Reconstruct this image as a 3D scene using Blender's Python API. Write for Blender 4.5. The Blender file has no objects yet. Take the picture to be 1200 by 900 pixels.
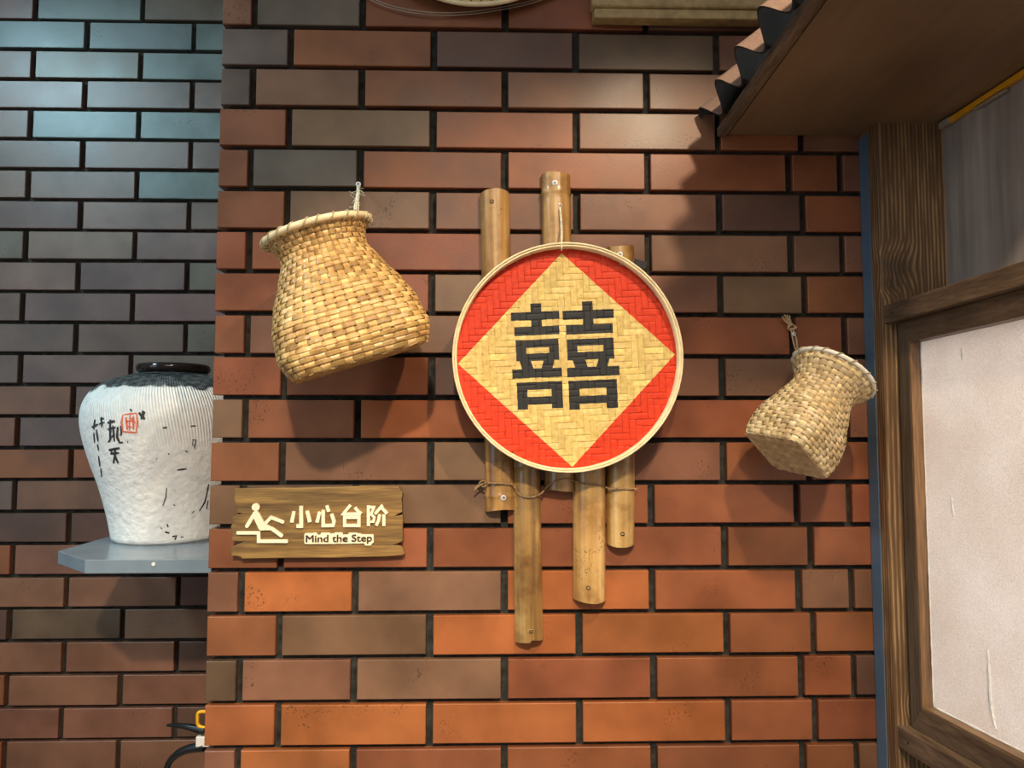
import bpy, bmesh, math, random
from mathutils import Vector, Matrix
R = math.radians
PI = math.pi
scene = bpy.context.scene
col = scene.collection

# ------------------------------------------------------------------ camera
FPX = 831.0                                   # focal length in pixels of the 1200 x 900 frame
CAM = Vector((-0.0851, -1.2094, 1.4320))
YAW, PITCH = -0.02415, 0.06118
cam_d = bpy.data.cameras.new('camera')
cam_d.sensor_width = 36.0
cam_d.lens = 36.0 * FPX / 1200.0
cam_d.clip_start = 0.02
cam = bpy.data.objects.new('camera', cam_d)
col.objects.link(cam)
cam.location = CAM
cam.rotation_euler = (PI / 2 + PITCH, 0, YAW)
scene.camera = cam

# ------------------------------------------------------------------ world, lamps, exposure
world = bpy.data.worlds.new('room_ambient')
scene.world = world
world.use_nodes = True
world.node_tree.nodes['Background'].inputs[0].default_value = (0.95, 0.96, 1.0, 1)
world.node_tree.nodes['Background'].inputs[1].default_value = 0.17

def spot(name, loc, target, power, color, angle=80, blend=0.6, radius=0.03):
    d = bpy.data.lights.new(name, 'SPOT')
    d.energy = power; d.color = color; d.spot_size = R(angle); d.spot_blend = blend
    d.shadow_soft_size = radius
    o = bpy.data.objects.new(name, d); col.objects.link(o)
    o.location = loc
    o.rotation_euler = (Vector(target) - Vector(loc)).to_track_quat('-Z', 'Y').to_euler()
    return o

def area(name, loc, target, power, color, sx, sy):
    d = bpy.data.lights.new(name, 'AREA')
    d.shape = 'RECTANGLE'; d.size = sx; d.size_y = sy; d.energy = power; d.color = color
    o = bpy.data.objects.new(name, d); col.objects.link(o)
    o.location = loc
    o.rotation_euler = (Vector(target) - Vector(loc)).to_track_quat('-Z', 'Y').to_euler()
    return o

spot('ceiling_spot_warm', (0.38, -1.00, 2.50), (0.14, 0.0, 0.88), 57, (1.0, 0.80, 0.55), 72, 0.40, 0.03)
spot('ceiling_spot_warm', (-0.24, -1.05, 2.52), (0.0, 0.0, 0.80), 7, (1.0, 0.80, 0.56), 72, 0.40, 0.035)
spot('fill_spot_rear', (-0.1, -2.3, 2.75), (-0.36, 0.0, 0.42), 325, (1.0, 0.86, 0.68), 50, 1.0, 0.05)  # added spot that lifts the lower bricks; no known fixture there
spot('ceiling_spot_cool', (-1.75, -0.60, 2.75), (-0.85, 0.35, 1.60), 88, (0.52, 0.86, 1.0), 72, 0.9, 0.14)
area('fill_area_front', (-0.3, -3.0, 2.7), (0.0, 0.0, 1.0), 14, (1.0, 0.93, 0.84), 1.2, 1.2)  # soft frontal fill added behind the camera, stands for no real panel
area('daylight_from_entrance', (-2.6, -2.0, 1.7), (0.5, -0.1, 1.4), 12, (0.72, 0.87, 1.0), 1.2, 1.8)
area('daylight_behind_window', (1.9, -0.75, 1.45), (0.7, -0.6, 1.3), 68, (0.98, 0.98, 1.0), 1.3, 1.6)

scene.view_settings.view_transform = 'Standard'
scene.view_settings.look = 'None'
scene.view_settings.gamma = 1.0
scene.view_settings.use_curve_mapping = False
scene.view_settings.exposure = 0.0

# ------------------------------------------------------------------ coordinates measured on the photograph
CR = Matrix.Rotation(YAW, 3, 'Z') @ Matrix.Rotation(PITCH, 3, 'X')
def ray(x, y):
    return CR @ Vector(((x - 600) / FPX, 1.0, (450 - y) / FPX))
def at(x, y, Y):
    d = ray(x, y)
    return CAM + d * ((Y - CAM.y) / d.y)
def on_plane(x, y, p0, n):
    d = ray(x, y)
    return CAM + d * ((p0 - CAM).dot(n) / d.dot(n))

# ------------------------------------------------------------------ materials
def new_mat(name):
    m = bpy.data.materials.new(name); m.use_nodes = True
    nt = m.node_tree
    return m, nt, nt.nodes['Principled BSDF']
def nd(nt, kind, **kw):
    n = nt.nodes.new(kind)
    for k, v in kw.items():
        if k in ('ins',):
            for a, b in v.items(): n.inputs[a].default_value = b
        else: setattr(n, k, v)
    return n
def ramp(nt, stops):
    n = nt.nodes.new('ShaderNodeValToRGB')
    e = n.color_ramp.elements
    while len(e) < len(stops): e.new(0.5)
    for i, (p, c) in enumerate(stops):
        e[i].position = p
        e[i].color = (*c, 1) if len(c) == 3 else c
    return n
def g3(v): return (v, v, v)

def simple(name, color, rough=0.5, metal=0.0, var=0.15, scale=40, bump=0.0, spec=0.5):
    m, nt, b = new_mat(name)
    L = nt.links
    tc = nd(nt, 'ShaderNodeTexCoord')
    no = nd(nt, 'ShaderNodeTexNoise', ins={'Scale': scale, 'Detail': 5.0})
    L.new(tc.outputs['Object'], no.inputs['Vector'])
    r = ramp(nt, [(0.3, tuple(c * (1 - var) for c in color)), (0.7, tuple(min(1, c * (1 + var)) for c in color))])
    L.new(no.outputs['Fac'], r.inputs['Fac'])
    L.new(r.outputs['Color'], b.inputs['Base Color'])
    b.inputs['Roughness'].default_value = rough
    b.inputs['Metallic'].default_value = metal
    b.inputs['Specular IOR Level'].default_value = spec
    if bump:
        bn = nd(nt, 'ShaderNodeBump', ins={'Strength': bump, 'Distance': 0.002})
        L.new(no.outputs['Fac'], bn.inputs['Height']); L.new(bn.outputs['Normal'], b.inputs['Normal'])
    return m

def brick_mat():
    m, nt, b = new_mat('glazed_brick'); L = nt.links
    oi = nd(nt, 'ShaderNodeObjectInfo'); tc = nd(nt, 'ShaderNodeTexCoord')
    off = nd(nt, 'ShaderNodeVectorMath', operation='ADD')
    rs = nd(nt, 'ShaderNodeMath', operation='MULTIPLY', ins={1: 37.0})
    L.new(oi.outputs['Random'], rs.inputs[0])
    L.new(tc.outputs['Object'], off.inputs[0]); L.new(rs.outputs[0], off.inputs[1])
    big = nd(nt, 'ShaderNodeTexNoise', ins={'Scale': 9.0, 'Detail': 3.0}); L.new(off.outputs[0], big.inputs['Vector'])
    rb = ramp(nt, [(0.32, g3(0.72)), (0.68, g3(1.22))]); L.new(big.outputs['Fac'], rb.inputs['Fac'])
    mul = nd(nt, 'ShaderNodeMixRGB', blend_type='MULTIPLY', ins={'Fac': 1.0})
    L.new(oi.outputs['Color'], mul.inputs['Color1']); L.new(rb.outputs['Color'], mul.inputs['Color2'])
    # scattered kiln marks
    sp = nd(nt, 'ShaderNodeTexNoise', ins={'Scale': 260.0, 'Detail': 2.0}); L.new(off.outputs[0], sp.inputs['Vector'])
    pa = nd(nt, 'ShaderNodeTexNoise', ins={'Scale': 14.0, 'Detail': 1.0}); L.new(off.outputs[0], pa.inputs['Vector'])
    r1 = ramp(nt, [(0.60, g3(0)), (0.66, g3(1))]); L.new(sp.outputs['Fac'], r1.inputs['Fac'])
    r2 = ramp(nt, [(0.62, g3(0)), (0.70, g3(0.65))]); L.new(pa.outputs['Fac'], r2.inputs['Fac'])
    mm = nd(nt, 'ShaderNodeMath', operation='MULTIPLY'); L.new(r1.outputs['Color'], mm.inputs[0]); L.new(r2.outputs['Color'], mm.inputs[1])
    mk = nd(nt, 'ShaderNodeMixRGB', ins={'Color2': (0.03, 0.018, 0.012, 1)})
    L.new(mm.outputs[0], mk.inputs['Fac']); L.new(mul.outputs['Color'], mk.inputs['Color1'])
    L.new(mk.outputs['Color'], b.inputs['Base Color'])
    gr = nd(nt, 'ShaderNodeTexNoise', ins={'Scale': 420.0, 'Detail': 4.0}); L.new(off.outputs[0], gr.inputs['Vector'])
    bn = nd(nt, 'ShaderNodeBump', ins={'Strength': 0.22, 'Distance': 0.0008})
    L.new(gr.outputs['Fac'], bn.inputs['Height']); L.new(bn.outputs['Normal'], b.inputs['Normal'])
    rr = ramp(nt, [(0.3, g3(0.33)), (0.7, g3(0.43))]); L.new(big.outputs['Fac'], rr.inputs['Fac'])
    L.new(rr.outputs['Color'], b.inputs['Roughness'])
    b.inputs['Specular IOR Level'].default_value = 0.37
    return m

def wood(name, dark, light, axis='Z', scale=1.0, rough=0.5, ring=34.0, bump=0.25, coat=0.0):
    """grain lines stretched along one object axis"""
    m, nt, b = new_mat(name); L = nt.links
    tc = nd(nt, 'ShaderNodeTexCoord')
    mp = nd(nt, 'ShaderNodeMapping')
    s = [1.0, 1.0, 1.0]; s['XYZ'.index(axis)] = 0.06
    mp.inputs['Scale'].default_value = [v * scale for v in s]
    L.new(tc.outputs['Object'], mp.inputs['Vector'])
    n0 = nd(nt, 'ShaderNodeTexNoise', ins={'Scale': ring, 'Detail': 6.0, 'Roughness': 0.6, 'Distortion': 0.9}); L.new(mp.outputs[0], n0.inputs['Vector'])
    n1 = nd(nt, 'ShaderNodeTexNoise', ins={'Scale': ring * 6, 'Detail': 3.0}); L.new(mp.outputs[0], n1.inputs['Vector'])
    n2 = nd(nt, 'ShaderNodeTexNoise', ins={'Scale': 5.0, 'Detail': 2.0}); L.new(tc.outputs['Object'], n2.inputs['Vector'])
    a = nd(nt, 'ShaderNodeMath', operation='MULTIPLY_ADD', ins={1: 0.65}); L.new(n0.outputs['Fac'], a.inputs[0])
    c = nd(nt, 'ShaderNodeMath', operation='MULTIPLY', ins={1: 0.35}); L.new(n1.outputs['Fac'], c.inputs[0]); L.new(c.outputs[0], a.inputs[2])
    r = ramp(nt, [(0.34, dark), (0.50, tuple((p * .6 + q * .4) for p, q in zip(dark, light))), (0.66, light)])
    L.new(a.outputs[0], r.inputs['Fac'])
    v = ramp(nt, [(0.3, g3(0.75)), (0.7, g3(1.15))]); L.new(n2.outputs['Fac'], v.inputs['Fac'])
    mu = nd(nt, 'ShaderNodeMixRGB', blend_type='MULTIPLY', ins={'Fac': 1.0}); L.new(r.outputs['Color'], mu.inputs['Color1']); L.new(v.outputs['Color'], mu.inputs['Color2'])
    L.new(mu.outputs['Color'], b.inputs['Base Color'])
    bn = nd(nt, 'ShaderNodeBump', ins={'Strength': bump, 'Distance': 0.001}); L.new(a.outputs[0], bn.inputs['Height']); L.new(bn.outputs['Normal'], b.inputs['Normal'])
    b.inputs['Roughness'].default_value = rough
    b.inputs['Coat Weight'].default_value = coat
    b.inputs['Coat Roughness'].default_value = 0.15
    return m

def strip_mat(name, c1, c2, c3, rough=0.42):
    """split-bamboo strips: per-strip tone from the object colour, fine fibre noise"""
    m, nt, b = new_mat(name); L = nt.links
    oi = nd(nt, 'ShaderNodeObjectInfo'); tc = nd(nt, 'ShaderNodeTexCoord')
    n = nd(nt, 'ShaderNodeTexNoise', ins={'Scale': 55.0, 'Detail': 5.0}); L.new(tc.outputs['Object'], n.inputs['Vector'])
    r = ramp(nt, [(0.28, c1), (0.5, c2), (0.74, c3)]); L.new(n.outputs['Fac'], r.inputs['Fac'])
    mu = nd(nt, 'ShaderNodeMixRGB', blend_type='MULTIPLY', ins={'Fac': 1.0})
    L.new(r.outputs['Color'], mu.inputs['Color1']); L.new(oi.outputs['Color'], mu.inputs['Color2'])
    L.new(mu.outputs['Color'], b.inputs['Base Color'])
    b.inputs['Roughness'].default_value = rough
    return m

M = {}
M['brick'] = brick_mat()
M['mortar'] = simple('mortar', (0.034, 0.033, 0.028), 0.9, var=0.55, scale=70, bump=0.8, spec=0.2)
M['post'] = None
M['frame_v'] = wood('stained_frame_upright', (0.055, 0.040, 0.027), (0.19, 0.135, 0.088), 'Z', 1.0, 0.45, 60)
M['frame_h'] = wood('stained_frame_rail', (0.065, 0.042, 0.026), (0.23, 0.150, 0.090), 'Y', 1.0, 0.45, 60)
M['stop'] = wood('light_stained_stop', (0.13, 0.065, 0.028), (0.40, 0.23, 0.11), 'Z', 1.0, 0.5, 60)
M['stop_h'] = wood('light_stained_sill', (0.12, 0.065, 0.030), (0.34, 0.21, 0.10), 'Y', 1.0, 0.5, 60)
M['ply'] = wood('dark_plywood', (0.24, 0.21, 0.185), (0.46, 0.42, 0.38), 'Z', 1.0, 0.42, 14, 0.12)
M['soffit'] = wood('stained_soffit_plywood', (0.17, 0.105, 0.058), (0.26, 0.168, 0.095), 'Y', 1.0, 0.45, 8, 0.1)
M['edge'] = wood('plywood_edge', (0.055, 0.034, 0.020), (0.24, 0.17, 0.11), 'Y', 2.2, 0.6, 90, 0.5)
M['blue'] = simple('blue_paint', (0.085, 0.150, 0.225), 0.42, var=0.08, scale=15)
M['caulk'] = simple('white_caulk', (0.86, 0.84, 0.80), 0.45, var=0.06, scale=120, bump=0.4)
M['grey'] = simple('grey_painted_board', (0.19, 0.235, 0.27), 0.20, var=0.10, scale=18)
M['black'] = simple('black_rubber', (0.006, 0.006, 0.006), 0.35, var=0.3, scale=60)
M['yellow'] = simple('yellow_plastic', (0.75, 0.36, 0.01), 0.35, var=0.08, scale=40)
M['white_plastic'] = simple('white_plastic', (0.75, 0.70, 0.62), 0.4, var=0.05, scale=40)
M['tapegrey'] = simple('grey_plastic', (0.35, 0.29, 0.22), 0.45, var=0.15, scale=60)
M['steel'] = simple('zinc_screw', (0.86, 0.84, 0.80), 0.35, metal=0.25, var=0.1, scale=200)
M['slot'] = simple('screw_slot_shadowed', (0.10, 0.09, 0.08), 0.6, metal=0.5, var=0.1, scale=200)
M['cream'] = simple('cream_acrylic', (0.98, 0.85, 0.56), 0.5, var=0.03, scale=30)
M['brownink'] = simple('brown_lettering', (0.055, 0.026, 0.012), 0.5, var=0.1, scale=60)
M['sign'] = wood('walnut_sign_board', (0.10, 0.048, 0.011), (0.42, 0.235, 0.062), 'X', 1.0, 0.55, 60, 0.35)
M['bamboo'] = None
M['twine'] = simple('jute_twine', (0.36, 0.23, 0.11), 0.9, var=0.35, scale=260, bump=0.8)
M['cord'] = simple('pale_hemp_cord', (0.86, 0.80, 0.62), 0.85, var=0.2, scale=260, bump=0.5)
M['cord_tan'] = simple('tan_hemp_cord', (0.50, 0.33, 0.17), 0.85, var=0.25, scale=260, bump=0.5)
M['ink'] = simple('brush_ink', (0.030, 0.030, 0.036), 0.7, var=0.3, scale=120)
M['seal'] = simple('red_seal_ink', (0.72, 0.13, 0.06), 0.7, var=0.2, scale=200)
M['rimcane'] = simple('pale_cane', (0.86, 0.70, 0.42), 0.45, var=0.12, scale=50)
M['rimwhite'] = simple('white_cane', (0.84, 0.78, 0.66), 0.45, var=0.10, scale=50)
M['lashing'] = simple('grey_lashing', (0.42, 0.36, 0.22), 0.6, var=0.2, scale=100)
M['strip_gold'] = strip_mat('golden_bamboo_strip', (0.33, 0.17, 0.050), (0.55, 0.335, 0.115), (0.72, 0.50, 0.22))
M['strip_pale'] = strip_mat('pale_bamboo_strip', (0.42, 0.28, 0.13), (0.60, 0.44, 0.23), (0.76, 0.61, 0.37))
M['tray'] = simple('aged_bamboo_edge', (0.40, 0.28, 0.12), 0.5, var=0.25, scale=60)
M['floor'] = simple('floor_tile', (0.42, 0.36, 0.30), 0.4, var=0.12, scale=3)

def pine_mat():
    """bold straight pine grain with a few knots"""
    m, nt, b = new_mat('stained_pine'); L = nt.links
    tc = nd(nt, 'ShaderNodeTexCoord')
    # knots: distance to a few points bends the grain
    mp = nd(nt, 'ShaderNodeMapping'); mp.inputs['Scale'].default_value = (1, 1, 0.07); L.new(tc.outputs['Object'], mp.inputs['Vector'])
    nz = nd(nt, 'ShaderNodeTexNoise', ins={'Scale': 9.0, 'Detail': 2.0}); L.new(mp.outputs[0], nz.inputs['Vector'])
    nd2 = nd(nt, 'ShaderNodeTexNoise', ins={'Scale': 6.0, 'Detail': 1.0}); L.new(tc.outputs['Object'], nd2.inputs['Vector'])
    sx = nd(nt, 'ShaderNodeSeparateXYZ'); L.new(tc.outputs['Object'], sx.inputs[0])
    acc = None
    for kx, kz, rad, st in ((0.585, 1.700, 0.030, 0.016), (0.572, 1.665, 0.014, 0.010), (0.600, 0.985, 0.020, 0.012)):
        d = nd(nt, 'ShaderNodeVectorMath', operation='DISTANCE', ins={1: (kx, -0.055, kz)}); L.new(tc.outputs['Object'], d.inputs[0])
        g = nd(nt, 'ShaderNodeMapRange', interpolation_type='SMOOTHSTEP', ins={1: 0.0, 2: rad * 1.8, 3: st, 4: 0.0}); L.new(d.outputs['Value'], g.inputs[0])
        if acc is None: acc = g.outputs[0]
        else:
            a = nd(nt, 'ShaderNodeMath', operation='ADD'); L.new(acc, a.inputs[0]); L.new(g.outputs[0], a.inputs[1]); acc = a.outputs[0]
    w = nd(nt, 'ShaderNodeMath', operation='MULTIPLY_ADD', ins={1: 0.030}); L.new(nz.outputs['Fac'], w.inputs[0])
    xy = nd(nt, 'ShaderNodeMath', operation='ADD'); L.new(sx.outputs['X'], xy.inputs[0]); L.new(sx.outputs['Y'], xy.inputs[1]); L.new(xy.outputs[0], w.inputs[2])
    w2 = nd(nt, 'ShaderNodeMath', operation='ADD'); L.new(w.outputs[0], w2.inputs[0]); L.new(acc, w2.inputs[1])
    fr = nd(nt, 'ShaderNodeMath', operation='MULTIPLY', ins={1: 900.0}); L.new(w2.outputs[0], fr.inputs[0])
    sn = nd(nt, 'ShaderNodeMath', operation='SINE'); L.new(fr.outputs[0], sn.inputs[0])
    fn = nd(nt, 'ShaderNodeTexNoise', ins={'Scale': 160.0, 'Detail': 3.0}); L.new(mp.outputs[0], fn.inputs['Vector'])
    ad = nd(nt, 'ShaderNodeMath', operation='MULTIPLY_ADD', ins={1: 0.20}); L.new(sn.outputs[0], ad.inputs[0]); L.new(fn.outputs['Fac'], ad.inputs[2])
    r = ramp(nt, [(0.36, (0.14, 0.075, 0.033)), (0.58, (0.21, 0.118, 0.052)), (0.74, (0.42, 0.25, 0.115))]); L.new(ad.outputs[0], r.inputs['Fac'])
    kd = nd(nt, 'ShaderNodeMapRange', ins={1: 0.006, 2: 0.018, 3: 0.0, 4: 0.75}); L.new(acc, kd.inputs[0])
    mk = nd(nt, 'ShaderNodeMixRGB', ins={'Color2': (0.030, 0.016, 0.009, 1)}); L.new(kd.outputs[0], mk.inputs['Fac']); L.new(r.outputs['Color'], mk.inputs['Color1'])
    v = ramp(nt, [(0.3, g3(0.70)), (0.7, g3(1.15))]); L.new(nd2.outputs['Fac'], v.inputs['Fac'])
    mu = nd(nt, 'ShaderNodeMixRGB', blend_type='MULTIPLY', ins={'Fac': 1.0}); L.new(mk.outputs['Color'], mu.inputs['Color1']); L.new(v.outputs['Color'], mu.inputs['Color2'])
    L.new(mu.outputs['Color'], b.inputs['Base Color'])
    bn = nd(nt, 'ShaderNodeBump', ins={'Strength': 0.3, 'Distance': 0.001}); L.new(ad.outputs[0], bn.inputs['Height']); L.new(bn.outputs['Normal'], b.inputs['Normal'])
    b.inputs['Roughness'].default_value = 0.45
    return m
M['post'] = pine_mat()

def bamboo_mat():
    m, nt, b = new_mat('varnished_bamboo'); L = nt.links
    oi = nd(nt, 'ShaderNodeObjectInfo'); tc = nd(nt, 'ShaderNodeTexCoord')
    mp = nd(nt, 'ShaderNodeMapping'); mp.inputs['Scale'].default_value = (1, 1, 0.05)
    off = nd(nt, 'ShaderNodeVectorMath', operation='ADD')
    rs = nd(nt, 'ShaderNodeMath', operation='MULTIPLY', ins={1: 11.0}); L.new(oi.outputs['Random'], rs.inputs[0])
    L.new(tc.outputs['Object'], off.inputs[0]); L.new(rs.outputs[0], off.inputs[1]); L.new(off.outputs[0], mp.inputs['Vector'])
    n = nd(nt, 'ShaderNodeTexNoise', ins={'Scale': 55.0, 'Detail': 5.0}); L.new(mp.outputs[0], n.inputs['Vector'])
    r = ramp(nt, [(0.30, (0.20, 0.095, 0.026)), (0.48, (0.40, 0.225, 0.070)), (0.68, (0.62, 0.40, 0.16))]); L.new(n.outputs['Fac'], r.inputs['Fac'])
    mu = nd(nt, 'ShaderNodeMixRGB', blend_type='MULTIPLY', ins={'Fac': 1.0}); L.new(r.outputs['Color'], mu.inputs['Color1']); L.new(oi.outputs['Color'], mu.inputs['Color2'])
    sp = nd(nt, 'ShaderNodeTexNoise', ins={'Scale': 300.0, 'Detail': 2.0}); L.new(off.outputs[0], sp.inputs['Vector'])
    pa = nd(nt, 'ShaderNodeTexNoise', ins={'Scale': 16.0, 'Detail': 2.0}); L.new(off.outputs[0], pa.inputs['Vector'])
    r1 = ramp(nt, [(0.56, g3(0)), (0.64, g3(1))]); L.new(sp.outputs['Fac'], r1.inputs['Fac'])
    r2 = ramp(nt, [(0.55, g3(0)), (0.65, g3(0.7))]); L.new(pa.outputs['Fac'], r2.inputs['Fac'])
    mm = nd(nt, 'ShaderNodeMath', operation='MULTIPLY'); L.new(r1.outputs['Color'], mm.inputs[0]); L.new(r2.outputs['Color'], mm.inputs[1])
    mk = nd(nt, 'ShaderNodeMixRGB', ins={'Color2': (0.10, 0.040, 0.010, 1)}); L.new(mm.outputs[0], mk.inputs['Fac']); L.new(mu.outputs['Color'], mk.inputs['Color1'])
    lo = nd(nt, 'ShaderNodeTexNoise', ins={'Scale': 11.0, 'Detail': 4.0, 'Roughness': 0.65}); L.new(off.outputs[0], lo.inputs['Vector'])
    rl = ramp(nt, [(0.34, (0.50, 0.40, 0.30)), (0.52, (1.0, 1.0, 1.0)), (0.72, (1.18, 1.20, 1.25))]); L.new(lo.outputs['Fac'], rl.inputs['Fac'])
    ml = nd(nt, 'ShaderNodeMixRGB', blend_type='MULTIPLY', ins={'Fac': 1.0}); L.new(mk.outputs['Color'], ml.inputs['Color1']); L.new(rl.outputs['Color'], ml.inputs['Color2'])
    L.new(ml.outputs['Color'], b.inputs['Base Color'])
    b.inputs['Roughness'].default_value = 0.34
    b.inputs['Coat Weight'].default_value = 0.5; b.inputs['Coat Roughness'].default_value = 0.12
    return m
M['bamboo'] = bamboo_mat()

def glass_mat():
    m, nt, b = new_mat('frosted_window_glass'); L = nt.links
    tc = nd(nt, 'ShaderNodeTexCoord')
    n = nd(nt, 'ShaderNodeTexNoise', ins={'Scale': 400.0, 'Detail': 1.0}); L.new(tc.outputs['Object'], n.inputs['Vector'])
    w = nd(nt, 'ShaderNodeTexNoise', ins={'Scale': 7.0, 'Detail': 3.0}); L.new(tc.outputs['Object'], w.inputs['Vector'])
    r = ramp(nt, [(0.35, (0.86, 0.78, 0.71)), (0.7, (0.95, 0.89, 0.84))]); L.new(w.outputs['Fac'], r.inputs['Fac'])
    fg = ramp(nt, [(0.36, g3(0.88)), (0.60, g3(1.0))]); L.new(n.outputs['Fac'], fg.inputs['Fac'])
    mg = nd(nt, 'ShaderNodeMixRGB', blend_type='MULTIPLY', ins={'Fac': 1.0}); L.new(r.outputs['Color'], mg.inputs['Color1']); L.new(fg.outputs['Color'], mg.inputs['Color2'])
    bn = nd(nt, 'ShaderNodeBump', ins={'Strength': 1.0, 'Distance': 0.0015}); L.new(n.outputs['Fac'], bn.inputs['Height'])
    r = mg
    tr = nd(nt, 'ShaderNodeBsdfTranslucent'); L.new(r.outputs['Color'], tr.inputs['Color']); L.new(bn.outputs['Normal'], tr.inputs['Normal'])
    L.new(r.outputs['Color'], b.inputs['Base Color']); L.new(bn.outputs['Normal'], b.inputs['Normal'])
    b.inputs['Roughness'].default_value = 0.30
    mx = nd(nt, 'ShaderNodeMixShader', ins={'Fac': 0.5})
    L.new(b.outputs[0], mx.inputs[1]); L.new(tr.outputs[0], mx.inputs[2])
    L.new(mx.outputs[0], nt.nodes['Material Output'].inputs['Surface'])
    return m
M['glass'] = glass_mat()

def vase_mat(z_line):
    m, nt, b = new_mat('white_slip_vase'); L = nt.links
    tc = nd(nt, 'ShaderNodeTexCoord'); sx = nd(nt, 'ShaderNodeSeparateXYZ'); L.new(tc.outputs['Object'], sx.inputs[0])
    n = nd(nt, 'ShaderNodeTexNoise', ins={'Scale': 26.0, 'Detail': 4.0}); L.new(tc.outputs['Object'], n.inputs['Vector'])
    nn = nd(nt, 'ShaderNodeMath', operation='MULTIPLY_ADD', ins={1: 0.05, 2: -0.025}); L.new(n.outputs['Fac'], nn.inputs[0])
    zz = nd(nt, 'ShaderNodeMath', operation='ADD'); L.new(sx.outputs['Z'], zz.inputs[0]); L.new(nn.outputs[0], zz.inputs[1])
    gt = nd(nt, 'ShaderNodeMapRange', ins={1: z_line - 0.002, 2: z_line + 0.003}); L.new(zz.outputs[0], gt.inputs[0])
    # white slip, a little dirt and chips
    f = nd(nt, 'ShaderNodeTexNoise', ins={'Scale': 60.0, 'Detail': 5.0}); L.new(tc.outputs['Object'], f.inputs['Vector'])
    r = ramp(nt, [(0.26, (0.05, 0.05, 0.055)), (0.275, (0.74, 0.73, 0.70)), (0.6, (0.86, 0.85, 0.81))]); L.new(f.outputs['Fac'], r.inputs['Fac'])
    gl = nd(nt, 'ShaderNodeTexNoise', ins={'Scale': 90.0, 'Detail': 3.0}); L.new(tc.outputs['Object'], gl.inputs['Vector'])
    rg = ramp(nt, [(0.4, (0.035, 0.042, 0.045)), (0.7, (0.16, 0.18, 0.18))]); L.new(gl.outputs['Fac'], rg.inputs['Fac'])
    mx = nd(nt, 'ShaderNodeMixRGB'); L.new(gt.outputs[0], mx.inputs['Fac']); L.new(r.outputs['Color'], mx.inputs['Color1']); L.new(rg.outputs['Color'], mx.inputs['Color2'])
    L.new(mx.outputs['Color'], b.inputs['Base Color'])
    ro = nd(nt, 'ShaderNodeMapRange', ins={3: 0.55, 4: 0.12}); L.new(gt.outputs[0], ro.inputs[0]); L.new(ro.outputs[0], b.inputs['Roughness'])
    # combed ridges on the shoulder, thick slip below
    at2 = nd(nt, 'ShaderNodeMath', operation='ARCTAN2'); L.new(sx.outputs['Y'], at2.inputs[0]); L.new(sx.outputs['X'], at2.inputs[1])
    tw = nd(nt, 'ShaderNodeMath', operation='MULTIPLY_ADD', ins={1: 1.2}); L.new(sx.outputs['Z'], tw.inputs[0]); L.new(at2.outputs[0], tw.inputs[2])
    fr = nd(nt, 'ShaderNodeMath', operation='MULTIPLY', ins={1: 190.0}); L.new(tw.outputs[0], fr.inputs[0])
    sn = nd(nt, 'ShaderNodeMath', operation='SINE'); L.new(fr.outputs[0], sn.inputs[0])
    up = nd(nt, 'ShaderNodeMapRange', ins={1: z_line - 0.12, 2: z_line - 0.07, 3: 0.0, 4: 0.7}); L.new(sx.outputs['Z'], up.inputs[0])
    rd = nd(nt, 'ShaderNodeMath', operation='MULTIPLY'); L.new(sn.outputs[0], rd.inputs[0]); L.new(up.outputs[0], rd.inputs[1])
    lp = nd(nt, 'ShaderNodeTexNoise', ins={'Scale': 85.0, 'Detail': 4.0}); L.new(tc.outputs['Object'], lp.inputs['Vector'])
    ht = nd(nt, 'ShaderNodeMath', operation='MULTIPLY_ADD', ins={1: 2.4}); L.new(lp.outputs['Fac'], ht.inputs[0]); L.new(rd.outputs[0], ht.inputs[2])
    bn = nd(nt, 'ShaderNodeBump', ins={'Strength': 0.55, 'Distance': 0.0022}); L.new(ht.outputs[0], bn.inputs['Height']); L.new(bn.outputs['Normal'], b.inputs['Normal'])
    return m

def corrugated_mat():
    m, nt, b = new_mat('brown_corrugated_sheet'); L = nt.links
    tc = nd(nt, 'ShaderNodeTexCoord')
    w = nd(nt, 'ShaderNodeTexWave', wave_type='BANDS', bands_direction='Y', ins={'Scale': 210.0, 'Distortion': 1.0}); L.new(tc.outputs['Object'], w.inputs['Vector'])
    n = nd(nt, 'ShaderNodeTexNoise', ins={'Scale': 160.0, 'Detail': 3.0}); L.new(tc.outputs['Object'], n.inputs['Vector'])
    a = nd(nt, 'ShaderNodeMath', operation='MULTIPLY'); L.new(w.outputs['Fac'], a.inputs[0]); L.new(n.outputs['Fac'], a.inputs[1])
    r = ramp(nt, [(0.05, (0.17, 0.10, 0.075)), (0.5, (0.34, 0.22, 0.16))]); L.new(a.outputs[0], r.inputs['Fac'])
    L.new(r.outputs['Color'], b.inputs['Base Color'])
    bn = nd(nt, 'ShaderNodeBump', ins={'Strength': 0.4, 'Distance': 0.001}); L.new(a.outputs[0], bn.inputs['Height']); L.new(bn.outputs['Normal'], b.inputs['Normal'])
    b.inputs['Roughness'].default_value = 0.75
    return m
M['corrugated'] = corrugated_mat()
M['bitumen'] = simple('black_bitumen_underside', (0.012, 0.012, 0.010), 0.8, var=0.3, scale=80)

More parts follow.
